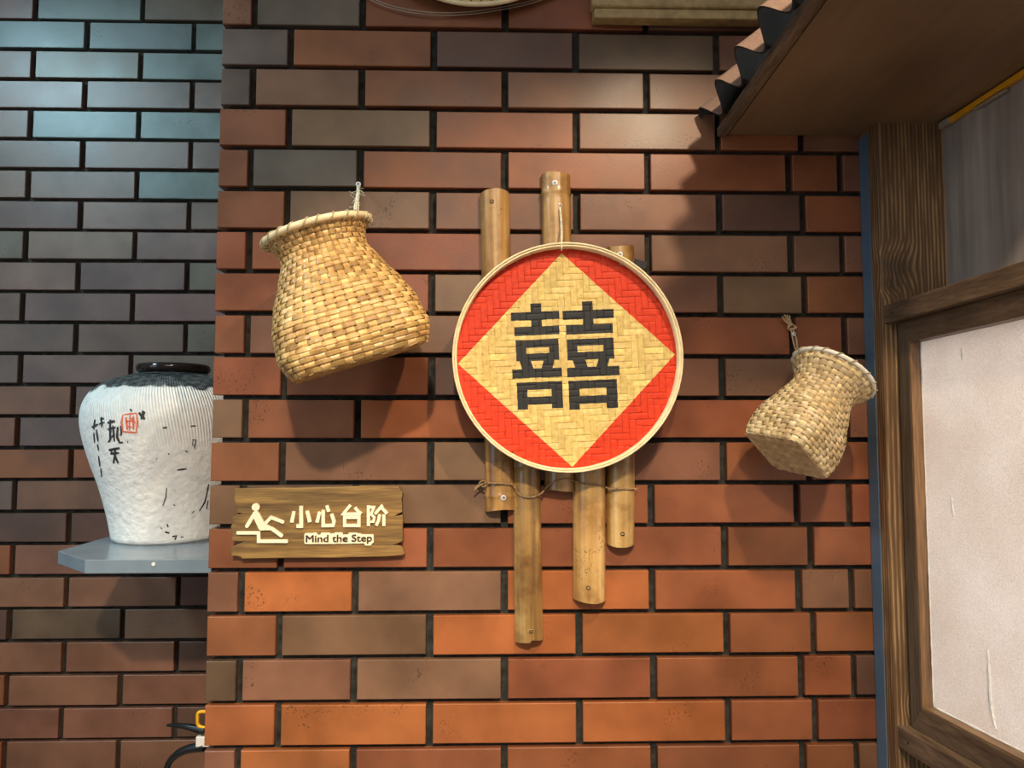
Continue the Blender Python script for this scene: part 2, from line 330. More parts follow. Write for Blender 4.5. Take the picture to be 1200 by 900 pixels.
# ------------------------------------------------------------------ mesh helpers
def mesh_obj(name, verts, faces, mat, parent=None, smooth=False, mat_idx=None, loc=None):
    me = bpy.data.meshes.new(name)
    me.from_pydata([tuple(v) for v in verts], [], faces)
    for m in (mat if isinstance(mat, (list, tuple)) else [mat]): me.materials.append(m)
    if mat_idx: 
        for p, i in zip(me.polygons, mat_idx): p.material_index = i
    bm = bmesh.new(); bm.from_mesh(me)
    bmesh.ops.recalc_face_normals(bm, faces=bm.faces[:]); bm.to_mesh(me); bm.free()
    if smooth:
        for p in me.polygons: p.use_smooth = True
    o = bpy.data.objects.new(name, me); col.objects.link(o)
    if parent: o.parent = parent
    if loc is not None: o.location = loc
    return o
def link_mesh(name, me, parent=None, loc=(0, 0, 0), color=None):
    o = bpy.data.objects.new(name, me); col.objects.link(o)
    if parent: o.parent = parent
    o.location = loc
    if color: o.color = (*color, 1)
    return o
def empty(name, loc=(0, 0, 0), mat3=None):
    o = bpy.data.objects.new(name, None); col.objects.link(o)
    o.empty_display_size = 0.05
    if mat3 is not None: o.matrix_world = Matrix.Translation(Vector(loc)) @ mat3.to_4x4()
    else: o.location = loc
    return o
def tag(o, label=None, cat=None, group=None, kind=None):
    if label: o['label'] = label
    if cat: o['category'] = cat
    if group: o['group'] = group
    if kind: o['kind'] = kind
    return o
class MB:
    def __init__(s): s.v = []; s.f = []; s.mi = []
    def add(s, verts, faces, mi=0):
        k = len(s.v); s.v += [Vector(v) for v in verts]; s.f += [tuple(i + k for i in f) for f in faces]; s.mi += [mi] * len(faces)
        return s
    def hexa(s, p, mi=0):                      # 8 corners: bottom loop, top loop
        return s.add(p, [(0, 1, 2, 3), (4, 5, 6, 7), (0, 1, 5, 4), (1, 2, 6, 5), (2, 3, 7, 6), (3, 0, 4, 7)], mi)
    def box(s, x0, x1, y0, y1, z0, z1, mi=0):
        return s.hexa([(x0, y0, z0), (x1, y0, z0), (x1, y1, z0), (x0, y1, z0), (x0, y0, z1), (x1, y0, z1), (x1, y1, z1), (x0, y1, z1)], mi)
    def tube(s, pts, r, n=8, mi=0, closed=False, flat=1.0):
        pts = [Vector(p) for p in pts]; N = len(pts); k = len(s.v)
        rr = r if isinstance(r, (list, tuple)) else [r] * N
        up = None
        for i in range(N):
            a = pts[(i - 1) % N] if (closed or i > 0) else pts[0]
            b = pts[(i + 1) % N] if (closed or i < N - 1) else pts[-1]
            t = (b - a).normalized()
            if up is None:
                up = Vector((0, 0, 1)) if abs(t.z) < 0.9 else Vector((1, 0, 0))
            u = t.cross(up).normalized(); w = u.cross(t).normalized(); up = w
            for j in range(n):
                an = 2 * PI * j / n
                s.v.append(pts[i] + (u * math.cos(an) + w * math.sin(an) * flat) * rr[i])
        for i in range(N if closed else N - 1):
            for j in range(n):
                a = k + i * n + j; b = k + i * n + (j + 1) % n
                c = k + ((i + 1) % N) * n + (j + 1) % n; d = k + ((i + 1) % N) * n + j
                s.f.append((a, b, c, d)); s.mi.append(mi)
        if not closed:
            s.f.append(tuple(k + j for j in range(n))); s.f.append(tuple(k + (N - 1) * n + j for j in range(n))); s.mi += [mi, mi]
        return s
    def lathe(s, prof, n=32, mi=0, center=(0, 0, 0)):
        k = len(s.v); c = Vector(center)
        for r, z in prof:
            for j in range(n):
                a = 2 * PI * j / n
                s.v.append(c + Vector((r * math.cos(a), r * math.sin(a), z)))
        for i in range(len(prof) - 1):
            for j in range(n):
                s.f.append((k + i * n + j, k + i * n + (j + 1) % n, k + (i + 1) * n + (j + 1) % n, k + (i + 1) * n + j)); s.mi.append(mi)
        return s
    def prism(s, poly, ext, mi=0):             # polygon (3-D points) pushed along ext
        n = len(poly); k = len(s.v); e = Vector(ext)
        s.v += [Vector(p) for p in poly] + [Vector(p) + e for p in poly]
        s.f += [tuple(range(k, k + n)), tuple(range(k + 2 * n - 1, k + n - 1, -1))]; s.mi += [mi, mi]
        for i in range(n):
            s.f.append((k + i, k + (i + 1) % n, k + n + (i + 1) % n, k + n + i)); s.mi.append(mi)
        return s
    def build(s, name, mat, parent=None, smooth=False, bevel=0.0, loc=None):
        o = mesh_obj(name, s.v, s.f, mat, parent, smooth, s.mi if isinstance(mat, (list, tuple)) else None, loc)
        if bevel:
            b = o.modifiers.new('bevel', 'BEVEL'); b.width = bevel; b.segments = 2; b.limit_method = 'ANGLE'; b.angle_limit = R(40)
        return o
def smooth_path(pts, sub=6):
    pts = [Vector(p) for p in pts]; out = []
    for i in range(len(pts) - 1):
        p0 = pts[max(i - 1, 0)]; p1 = pts[i]; p2 = pts[i + 1]; p3 = pts[min(i + 2, len(pts) - 1)]
        for j in range(sub):
            t = j / sub
            out.append(0.5 * ((2 * p1) + (p2 - p0) * t + (2 * p0 - 5 * p1 + 4 * p2 - p3) * t * t + (3 * p1 - p0 - 3 * p2 + p3) * t ** 3))
    out.append(pts[-1]); return out
def lerp_table(tab, x):
    if x <= tab[0][0]: return tab[0][1]
    for (a, b), (c, d) in zip(tab, tab[1:]):
        if x <= c: 
            t = (x - a) / (c - a); t = t * t * (3 - 2 * t) * 0.35 + t * 0.65
            return b + (d - b) * t
    return tab[-1][1]

# ------------------------------------------------------------------ the brick walls
rng = random.Random(7)
PITCH_X, PITCH_Z = 0.25, 0.0721
BH, JX = 0.0640, 0.0115
BRICKS = {}
def brick_mesh(w, chip=False):
    key = (round(w, 3), chip)
    if key in BRICKS: return BRICKS[key]
    w = key[0]; h = BH; c = 0.0012; d = 0.020
    v = [(c, 0, c), (w - c, 0, c), (w - c, 0, h - c), (c, 0, h - c),
         (0, c, 0), (w, c, 0), (w, c, h), (0, c, h), (0, d, 0), (w, d, 0), (w, d, h), (0, d, h)]
    f = [(0, 1, 2, 3), (4, 5, 1, 0), (5, 6, 2, 1), (6, 7, 3, 2), (7, 4, 0, 3),
         (8, 9, 5, 4), (9, 10, 6, 5), (10, 11, 7, 6), (11, 8, 4, 7), (8, 11, 10, 9)]
    me = bpy.data.meshes.new('brick'); me.from_pydata(v, [], f); me.materials.append(M['brick'])
    bm = bmesh.new(); bm.from_mesh(me); bmesh.ops.recalc_face_normals(bm, faces=bm.faces[:]); bm.to_mesh(me); bm.free()
    BRICKS[key] = me
    return me
TONE = {'R': (0.236, 0.078, 0.032), 'O': (0.345, 0.110, 0.034), 'M': (0.200, 0.089, 0.049), 'D': (0.110, 0.054, 0.035),
        'G': (0.188, 0.100, 0.055), 'Y': (0.125, 0.090, 0.068), 'T': (0.115, 0.138, 0.130), 'K': (0.120, 0.072, 0.042),
        'P': (0.150, 0.090, 0.070)}
def put_brick(wall, x, y, z, w, code, rot=0.0):
    j = rng.uniform(0.90, 1.10)
    c = tuple(max(0, t * j * rng.uniform(0.95, 1.05)) for t in TONE[code])
    o = link_mesh('brick', brick_mesh(w), wall, (x + rng.uniform(-.0006, .0006), y + rng.uniform(-.0012, .0012), z + rng.uniform(-.0006, .0006)), c)
    o.rotation_euler = (rng.uniform(-.004, .004), rng.uniform(-.0025, .0025), rot + rng.uniform(-.003, .003))
    return o

XL, XR = -0.562, 0.557
TOPZ, YB = 3.0, 0.44
mb = MB(); mb.box(XL + 0.013, 1.6, 0.013, YB + 0.3, 0, TOPZ)
wall_back = mb.build('wall_back', M['mortar']); tag(wall_back, kind='structure')
ROWS = {
 -7: 'MRRMDRR', -6: 'RMRRMDR', -5: 'RDMRRMR', -4: 'MRRMRRD', -3: 'RMRDMRR', -2: 'YRMRDRM', -1: 'MRDMMRR',
 0: 'MYRRMRM', 1: 'YRDKMRR', 2: 'YMRMMRM', 3: 'RGRMRMR', 4: 'RYRRRRM', 5: 'RGMMDRR', 6: 'RRRMGMM', 7: 'RRGMGRR',
 8: 'RMGGRRM', 9: 'RRDMGMR', 10: 'GRORRRM', 11: 'RMGMRRR', 12: 'GGGRRRR', 13: 'RRRRRRR', 14: 'MOGORMM', 15: 'RGOORRR',
 16: 'KMGRRRD', 17: 'OOOORRR', 18: 'MORRRRM', 19: 'RORMRRR', 20: 'MRORRRR', 21: 'RRMORRR'}
for r, codes in ROWS.items():
    ztop = 1.5 - PITCH_Z * (r - 9.7)
    if r % 2:   us = [None, 0.5, 1.5, 2.5, 3.5, 4.09]
    else:       us = [None, 0.245, 1.0, 2.0, 3.0, 4.0, 4.36]
    xs = [XL] + [PITCH_X * (u - 2.25) for u in us[1:]]
    ends = [x - JX for x in xs[1:]] + [0.5625]
    for x0, x1, c in zip(xs, ends, codes):
        if x1 - x0 < 0.01: continue
        put_brick(wall_back, x0, 0.0, ztop - BH, x1 - x0, c)
    if r <= 1:
        x0 = 0.5625 + JX
        while x0 < 1.5:
            w = 0.1135 if (r % 2 and x0 < 0.6) else PITCH_X - JX
            put_brick(wall_back, x0, 0.0, ztop - BH, w, rng.choice('RMDRG')); x0 += w + JX
    # return face of the pillar, running back to the recessed wall
    ys = [0.0215, 0.1295, 0.3795] if r % 2 == 0 else [0.0215, 0.2545]
    for y0, y1 in zip(ys, [y - JX for y in ys[1:]] + [YB - 0.004]):
        b = put_brick(wall_back, XL, y1, ztop - BH, y1 - y0, rng.choice('RMGRD'), -PI / 2)

mb = MB(); mb.box(-3.4, XL + 0.2, YB + 0.013, YB + 0.2, 0, TOPZ)
wall_left = mb.build('wall_left', M['mortar']); tag(wall_left, kind='structure')
LROWS = [  # from the top of the frame downwards; joints alternate, codes are read from left to right
 'PTYY', 'PTTT', 'PYTT', 'PPPP', 'PTTT', 'PPPP', 'PPTT', 'PPPP', 'YPPP', 'PPPY', 'PPPP', 'PPPY', 'PPYP', 'MMPP', 'MPPP', 'RRRM',
 'PMPP', 'PDDD', 'RMMM', 'MMMD', 'DKGG', 'MMMD', 'RMMD', 'RMMD', 'RMMM']
zrow0 = at(105, 26, YB).z          # top of the course whose joint stands at x = 105
xa = at(105.5, 26, YB).x; xb = at(168, 59.5, YB).x
for i in range(-7, 28):
    ztop = zrow0 - PITCH_Z * (i - 0) 
    base = xa if i % 2 == 0 else xb
    codes = LROWS[i + 1] if 0 <= i + 1 < len(LROWS) else ''.join(rng.choice('RMMDP') for _ in range(4))
    for k in range(-4, 2):
        x0 = base + k * PITCH_X; x1 = x0 + PITCH_X - JX
        if x0 > XL - 0.01: continue
        x1 = min(x1, XL - 0.002)
        if x1 - x0 < 0.012: continue
        px = k + 2 + (0 if i % 2 == 0 else 0)
        c = codes[max(0, min(3, px))]
        put_brick(wall_left, x0, YB, ztop - BH, x1 - x0, c)

floor = MB().box(-3.4, 2.6, -4.0, 0.7, -0.05, 0).build('floor', M['floor']); tag(floor, kind='structure')

# ------------------------------------------------------------------ right-hand timber wall with the frosted window
PY = -0.055
vp = ray(500, 530)
T = (-vp).normalized()                         # along the window wall, towards the camera
Mh = Vector((-T.y, T.x, 0)).normalized()       # horizontal, into the wall (to the right)
if Mh.x < 0: Mh = -Mh
O = at(1036, 368, PY)
def wp(s, dep, z):                              # s metres along the wall, dep metres into it, z at s = 0
    p = O + T * s + Mh * dep; return Vector((p.x, p.y, p.z - O.z + z))
def wpix(x, y, dep):                            # pixel on the plane dep metres into the wall -> (s, z)
    p = on_plane(x, y, O + Mh * dep, Mh)
    s = (Vector((p.x - O.x, p.y - O.y, 0)) - Mh * dep).dot(Vector((T.x, T.y, 0))) / (T.x ** 2 + T.y ** 2)
    return s, p.z - T.z * s
def wbox(mb, s0, s1, d0, d1, z0, z1, mi=0):
    return mb.hexa([wp(s0, d0, z0), wp(s1, d0, z0), wp(s1, d1, z0), wp(s0, d1, z0), wp(s0, d0, z1), wp(s1, d0, z1), wp(s1, d1, z1), wp(s0, d1, z1)], mi)
XP0 = 0.5575
XP1 = at(1104, 150, PY).x
ZS = at(1005, 163, 0).z                         # soffit height at the brick wall
post = MB().box(XP0, XP1 + 0.02, PY, -0.0015, 0, ZS + 0.006).build('trim_1', M['post'], bevel=0.0015)
tag(post, 'brown stained timber post with bold grain at the end of the brick wall', 'post', kind='structure')
blue = MB().box(XP0 - 0.0015, XP0 + 0.004, -0.030, -0.0015, 0, ZS - 0.002).build('trim_2', M['blue'])
tag(blue, 'blue painted strip between the brick wall and the timber post', 'trim', kind='structure')

dF, dG = 0.017, 0.036                           # frame face and glass behind the beam face
SE = 1.05                                       # the wall goes on past the frame's edge
zbt = at(1036, 358, PY).z; zbb = at(1036, 379.5, PY).z
zct = at(1056, 850, PY).z; zcb = at(1056.5, 876, PY).z
s_out, z_ft = wpix(1052, 381, dF); s_in, z_fi = wpix(1064.5, 399, dF)
_, z_gb = wpix(1083, 833, dF); _, z_gb0 = wpix(1069, 847.5, dF)
s_out = max(s_out, 0.002)
s_in = max(s_in, s_out + 0.02)
S1 = 0.92                                       # near stile of the window
# plywood behind and above
d_ply = XP1 - O.x
wr = MB(); wbox(wr, 0.0, SE + .3, d_ply, d_ply + 0.02, zbb - 0.02, ZS + 0.004)
wall_right = wr.build('wall_right', M['ply']); tag(wall_right, kind='structure')
lo = MB(); wbox(lo, 0.0, SE + .3, d_ply, d_ply + 0.02, 0.0, zct)
lo.build('lower_panel', M['ply'], wall_right)

win = empty('window_1', wp(0, 0, zct)); tag(win, 'frosted pale window in a dark stained timber frame', 'window', kind='structure')
def wpart(name, mb, mat, parent=win, bevel=0.0015, smooth=False):
    o = mb.build(name, mat, None, smooth, bevel)
    o.parent = parent; o.matrix_parent_inverse = Matrix.Translation(-Vector(parent.matrix_world.translation if parent.parent is None else parent.matrix_world.translation))
    return o
bpy.context.view_layer.update()
b = MB(); wbox(b, 0.0, SE + .3, 0.0, d_ply, zbb, zbt); beam_t = wpart('head_beam', b, M['frame_h'])
b = MB(); wbox(b, 0.0, SE + .3, 0.0, d_ply, zcb, zct); beam_b = wpart('sill_beam', b, M['frame_h'])
fe = 0.0008
# mitred frame: stile and rails share 45-degree joints
def mitre(mb, a, b_, c, d):                     # quad in (s,z) pushed from dF to dG+0.012
    q = [a, b_, c, d]
    return mb.hexa([wp(s, dF, z) for s, z in q] + [wp(s, dG + 0.012, z) for s, z in q])
zo_t, zo_b = zbb - 0.0005, zct + 0.0005
b = MB(); mitre(b, (s_out, zo_b), (s_in, z_gb), (s_in, z_fi), (s_out, zo_t)); wpart('stile', b, M['frame_v'], bevel=0.0008)
b = MB(); mitre(b, (S1 + s_in, zo_b), (S1, z_gb), (S1, z_fi), (S1 + s_in, zo_t)); wpart('stile', b, M['frame_v'], bevel=0.0008)
b = MB(); mitre(b, (s_out, zo_t), (s_in, z_fi), (S1, z_fi), (S1 + s_in, zo_t)); wpart('top_rail', b, M['frame_h'], bevel=0.0008)
b = MB(); mitre(b, (s_out, zo_b), (s_in, z_gb), (S1, z_gb), (S1 + s_in, zo_b)); wpart('bottom_rail', b, M['frame_h'], bevel=0.0008)
# paler inner stops that show as the reveal
b = MB(); wbox(b, s_in, s_in + 0.003, dF + 0.0005, dG, z_gb, z_fi); wpart('window_stop', b, M['stop'], bevel=0)
b = MB(); wbox(b, s_in + 0.003, S1, dF + 0.0005, dG, z_gb, z_gb + 0.003); wpart('window_stop', b, M['stop_h'], bevel=0)
b = MB(); wbox(b, s_in + 0.003, S1, dF + 0.0005, dG, z_fi - 0.003, z_fi); wpart('window_stop', b, M['frame_h'], bevel=0)
b = MB(); wbox(b, s_in, S1, dG, dG + 0.004, z_gb, z_fi); pane = wpart('pane', b, M['glass'], bevel=0)
pane['label'] = 'frosted pale pink glass'
# uneven beads and runs of white caulk
rc = random.Random(3)
def caulk(path, r, par):
    b = MB(); b.tube(path, [r * rc.uniform(.6, 1.4) for _ in path], 6)
    o = wpart('caulk_bead', b, M['caulk'], bevel=0, smooth=True)
n = 60
caulk([wp(s_in + 0.004, dG - 0.0005, z_gb + 0.004 + (z_fi - z_gb - .008) * i / n) for i in range(n + 1)], 0.0010, win)
caulk([wp(s_in + 0.004 + (S1 - s_in - .01) * i / n, dG - 0.0005, z_gb + 0.004) for i in range(n + 1)], 0.0018, win)
def caulk_px(px, r):
    pts = []
    for x, y in px:
        s, z = wpix(x, y, dG); pts.append(wp(s, dG - 0.0004, z))
    p = smooth_path(pts, 8); b = MB(); b.tube(p, [r * rc.uniform(.5, 1.3) * (0.35 + 0.65 * math.sin(PI * (i + .5) / len(p))) for i in range(len(p))], 6)
    wpart('caulk_run', b, M['caulk'], bevel=0, smooth=True)
caulk_px([(1158, 762), (1160, 790), (1161, 815), (1164, 840), (1168, 855)], 0.0034)
caulk_px([(1115, 580), (1116, 592), (1118, 606)], 0.0018)
caulk_px([(1127, 408), (1128, 422)], 0.0016)
# nail heads in the timber
def nail(px, dep, par):
    s, z = wpix(px[0], px[1], dep)
    b = MB(); c = wp(s, dep - 0.0006, z); b.tube([c, c + Mh * 0.004], 0.0019, 8); wpart('nail', b, M['black'], par, 0)
nail((1045, 366), 0.0, win); nail((1064, 871), 0.0, win)

# ------------------------------------------------------------------ awning over the window
S0 = Vector((0.557, 0, ZS)); Ns = Vector((1, 0, 0)).cross(T).normalized()
Ea = on_plane(842, 158, S0, Ns); Eb = on_plane(953, 0, S0, Ns)
Ed = (Eb - Ea).normalized()
Ea = Ea + Ed * ((-0.003 - Ea.y) / Ed.y)
LEN = 0.46
aw = empty('awning', Ea); tag(aw, 'corrugated brown sheet awning with plywood underside above the window', 'awning')
bpy.context.view_layer.update()
def apart(name, mb, mat, bevel=0.0, smooth=False):
    o = mb.build(name, mat, None, smooth, bevel); o.parent = aw
    o.matrix_parent_inverse = Matrix.Translation(-Ea); return o
up = Vector((0, 0, 1))
A0 = Ea + Vector((0.020, 0, 0)); 
far = on_plane(1005, 163, S0, Ns); far = Vector((XP1 + 0.018, -0.003, ZS))
b = MB()
q = [A0, A0 + Ed * LEN, far + T * LEN, far]
b.hexa([p + up * 0.004 for p in q] + [p + up * 0.0155 for p in q]); apart('soffit_board', b, M['soffit'], 0.001)
W = Vector((0.060, 0, 0)); thk = 0.016
b = MB(); b.hexa([p + up * 0.0 for p in (Ea, Ea + Ed * LEN, Ea + Ed * LEN + W * .26, Ea + W * .26)] + [p + up * thk for p in (Ea, Ea + Ed * LEN, Ea + Ed * LEN + W * .26, Ea + W * .26)])
apart('edge_batten', b, M['edge'], 0.001)
# corrugated sheet
Et = Ea + up * thk
tr = [on_plane(x, y, Et, Ns) for x, y in ((850.5, 130), (878, 94.5), (909, 57), (949, 7.5))]
te = [(p - Et).dot(Ed) for p in tr]
lam = (te[3] - te[0]) / 3
print('corrugation wavelength', lam, te)
ang = R(38); us = Vector((math.cos(ang), 0, math.sin(ang))); un = Vector((-math.sin(ang), 0, math.cos(ang)))
hh = 0.040
def sheet(e, q, off):
    h = hh * 0.5 * (1 - math.cos(2 * PI * (e - te[0]) / lam))
    return Et + Ed * e + us * q + un * (h + off) 
ne = 150; nq = 5; e0 = 0.0; e1 = LEN
b = MB(); vs = []; fs = []
for lay in (0, 1):
    for i in range(ne + 1):
        e = e0 + (e1 - e0) * i / ne
        for j in range(nq + 1):
            p = sheet(e, -0.012 + 0.50 * j / nq, 0.0005 + 0.0035 * lay)
            if p.y > -0.002: p.y = -0.002
            vs.append(p)
st = (ne + 1) * (nq + 1)
for i in range(ne):
    for j in range(nq):
        a = i * (nq + 1) + j; 
        fs.append((a, a + 1, a + nq + 2, a + nq + 1)); fs.append((st + a, st + a + nq + 1, st + a + nq + 2, st + a + 1))
    a = i * (nq + 1); fs.append((a, a + nq + 1, st + a + nq + 1, st + a)); a += nq; fs.append((a, st + a, st + a + nq + 1, a + nq + 1))
for j in range(nq):
    fs.append((j, st + j, st + j + 1, j + 1)); a = ne * (nq + 1) + j; fs.append((a, a + 1, st + a + 1, st + a))
mi = []
for f in fs: mi.append(0 if min(f) >= st else 1)
b.add(vs, fs); b.mi = mi
apart('corrugated_sheet', b, [M['corrugated'], M['bitumen']], smooth=True).modifiers.new('edges', 'EDGE_SPLIT').split_angle = R(50)
# rafters carrying the sheet
for k in (0.08, 0.40):
    c = Et + Ed * k; b = MB()
    prof = [c + us * 0.05 - un * 0.002, c + us * 0.40 - un * 0.002, Vector(((c + us * 0.40).x, (c + us * 0.40).y, Et.z)), Vector(((c + us * 0.05).x, (c + us * 0.05).y, Et.z))]
    b.prism(prof, Ed * 0.03); apart('rafter', b, M['edge'])

# yellow strip in the corner under the awning
ys = empty('strip_profile', far + T * 0.06); tag(ys, 'yellow plastic strip with grey end cap along the joint under the awning', 'strip')
bpy.context.view_layer.update()
def cpart(par, name, mb, mat, bevel=0.0, smooth=False):
    o = mb.build(name, mat, None, smooth, bevel); o.parent = par
    o.matrix_parent_inverse = par.matrix_world.inverted(); return o
N_ply = Mh
Yp0 = O + Mh * d_ply
def plyp(x, y): return on_plane(x, y, Yp0 - Mh * 0.006, Mh)
pa, pb = plyp(1107, 146), plyp(1198, 87)
dv = (pb - pa).normalized(); pc = pa + dv * 0.36
def bar(b, p, q, w, h):
    d = (q - p).normalized(); s = Mh; t = s.cross(d).normalized()
    b.hexa([p + s * a * w + t * c * h for a, c in ((-.5, -.5), (.5, -.5), (.5, .5), (-.5, .5))] + [q + s * a * w + t * c * h for a, c in ((-.5, -.5), (.5, -.5), (.5, .5), (-.5, .5))])
b = MB(); bar(b, pa + dv * 0.004, pc, 0.009, 0.0085); cpart(ys, 'strip', b, M['yellow'], 0.001)
b = MB(); bar(b, pa - dv * 0.008, pa + dv * 0.016, 0.0105, 0.0110); cpart(ys, 'end_cap', b, M['tapegrey'], 0.001)
p1, p2 = plyp(1143, 128), plyp(1180, 105)
b = MB(); bar(b, p1, p2, 0.006, 0.004); cpart(ys, 'clip', b, M['tapegrey'], 0.001)

# ------------------------------------------------------------------ grey shelf and white vase
VY = 0.265
z_sh = at(199, 641, VY - 0.115).z
def on_z(x, y, z):
    d = ray(x, y); return CAM + d * ((z - CAM.z) / d.z)
pL, pC, pR = on_z(68, 645.5, z_sh), on_z(99.8, 656, z_sh), on_z(243, 652, z_sh)
print('shelf', pL, pC, pR)
yf = pC.y
poly = [(pL.x, YB - 0.002, z_sh), (pL.x, pL.y, z_sh), (pC.x, yf, z_sh), (XL - 0.003, yf, z_sh), (XL - 0.003, YB - 0.002, z_sh)]
if pL.y > YB - 0.01: poly = poly[1:]; poly[0] = (pL.x, YB - 0.002, z_sh)
sh = empty('shelf', (pC.x, YB, z_sh)); tag(sh, 'grey painted corner shelf with a cut front corner under the white vase', 'shelf')
bpy.context.view_layer.update()
th = z_sh - on_z(99.8, 656, z_sh).z + (at(99.8, 656, yf).z - at(99.8, 672.5, yf).z)
cpart(sh, 'board', MB().prism([(x, y, z - th) for x, y, z in poly], (0, 0, th)), M['grey'], 0.0015)
sc = at(180 + 60 / 3.2 - 0, 661, yf); sc = at(180, 661, yf)
cpart(sh, 'screw', MB().tube([sc + Vector((0, -0.0012, 0)), sc + Vector((0, 0.006, 0))], 0.0032, 10), M['steel'])

vcx, vcy = 199, VY
pix_m = (VY - CAM.y) / FPX
VC = at(199, 641, VY - 0.115); VC = Vector((at(199, 600, VY).x, VY, z_sh))
zpx = lambda y, Y=VY: at(199, y, Y).z - z_sh
vprof = [(0.0, 0.0), (0.098, 0.0), (0.104, 0.006), (0.113, 0.055), (0.128, 0.115), (0.147, 0.175), (0.160, 0.225), (0.1645, 0.262), (0.160, 0.295),
         (0.143, 0.325), (0.115, 0.345), (0.088, 0.355), (0.066, 0.360), (0.060, 0.363)]
vs_ = []
tabs = [(z, r) for r, z in vprof[2:]]
dense = [(0.0, 0.0), (0.098, 0.0)]
from bisect import bisect
def cat(tab, z):
    zs = [a for a, _ in tab]; i = max(0, min(len(tab) - 2, bisect(zs, z) - 1))
    p1, p2 = tab[i], tab[i + 1]; p0 = tab[max(0, i - 1)]; p3 = tab[min(len(tab) - 1, i + 2)]
    t = (z - p1[0]) / (p2[0] - p1[0]); m1 = (p2[1] - p0[1]) / (p2[0] - p0[0]) * (p2[0] - p1[0]); m2 = (p3[1] - p1[1]) / (p3[0] - p1[0]) * (p2[0] - p1[0])
    return (2 * t ** 3 - 3 * t * t + 1) * p1[1] + (t ** 3 - 2 * t * t + t) * m1 + (-2 * t ** 3 + 3 * t * t) * p2[1] + (t ** 3 - t * t) * m2
VH = (at(199, 437, VY - 0.05).z - z_sh) / 0.360   # stretch the profile to the measured height
tabs = [(z * VH, r) for z, r in tabs]
for i in range(61):
    z = tabs[0][0] + (tabs[-1][0] - tabs[0][0]) * i / 60
    dense.append((cat(tabs, z), z))
vase = empty('vase', VC); tag(vase, 'white ceramic vase with dark glazed neck and brush writing on the grey shelf', 'vase')
ztop = tabs[-1][0]
zline = 0.326 * VH
M['vase'] = vase_mat(zline)
MB().lathe(dense, 72).build('body', M['vase'], vase, True)
M['glaze'] = simple('black_brown_glaze', (0.018, 0.012, 0.010), 0.10, var=0.4, scale=40)
rp = [(0.056, ztop - 0.004), (0.064, ztop), (0.0685, ztop + 0.003), (0.0705, ztop + 0.009), (0.0690, ztop + 0.015), (0.064, ztop + 0.018), (0.055, ztop + 0.018), (0.050, ztop + 0.012), (0.049, ztop - 0.03)]
MB().lathe(rp, 64).build('rim', M['glaze'], vase, True)
# brush strokes lying on the curved body
def vase_pt(x, y, lift):
    # march along the pixel ray to the body
    d = ray(x, y); best = None
    for i in range(400):
        Y = 0.07 + i * 0.0005
        p = CAM + d * ((Y - CAM.y) / d.y)
        rel = p - VC; rr = math.hypot(rel.x, rel.y)
        if 0.005 < rel.z < ztop and rr <= cat(tabs, rel.z) + lift: return p
    return None
def brush(par, name, mat, strokes, lift=0.0007):
    for pts, w in strokes:
        mb = MB()
        pp = [(Vector((60 + x / 3.2143, 410 + y / 3.2143))) for x, y in pts]
        den = []
        for a, c in zip(pp, pp[1:]):
            k = max(2, int((c - a).length / 2))
            for i in range(k): den.append(a.lerp(c, i / k))
        den.append(pp[-1]); L_ = []; R_ = []; L2 = []; R2 = []
        for i, p in enumerate(den):
            t = (den[min(i + 1, len(den) - 1)] - den[max(i - 1, 0)]).normalized(); nrm = Vector((-t.y, t.x))
            ww = w / 3.2143 / 2 * (0.55 + 0.6 * math.sin(PI * (0.12 + 0.76 * i / max(1, len(den) - 1))))
            a, c = p + nrm * ww, p - nrm * ww
            q = [vase_pt(a.x, a.y, lift), vase_pt(c.x, c.y, lift), vase_pt(a.x, a.y, -0.001), vase_pt(c.x, c.y, -0.001)]
            if None in q: continue
            L_.append(q[0]); R_.append(q[1]); L2.append(q[2]); R2.append(q[3])
        m = len(L_)
        if m < 2: continue
        v = L_ + R_ + L2 + R2; f = []
        for i in range(m - 1):
            f += [(i, i + 1, m + i + 1, m + i), (2 * m + i, 3 * m + i, 3 * m + i + 1, 2 * m + i + 1), (i, 2 * m + i, 2 * m + i + 1, i + 1), (m + i, m + i + 1, 3 * m + i + 1, 3 * m + i)]
        f += [(0, m, 3 * m, 2 * m), (m - 1, 3 * m - 1, 4 * m - 1, 2 * m - 1)]
        mb.add([p - VC for p in v], f)
        mb.build(name, mat, par)
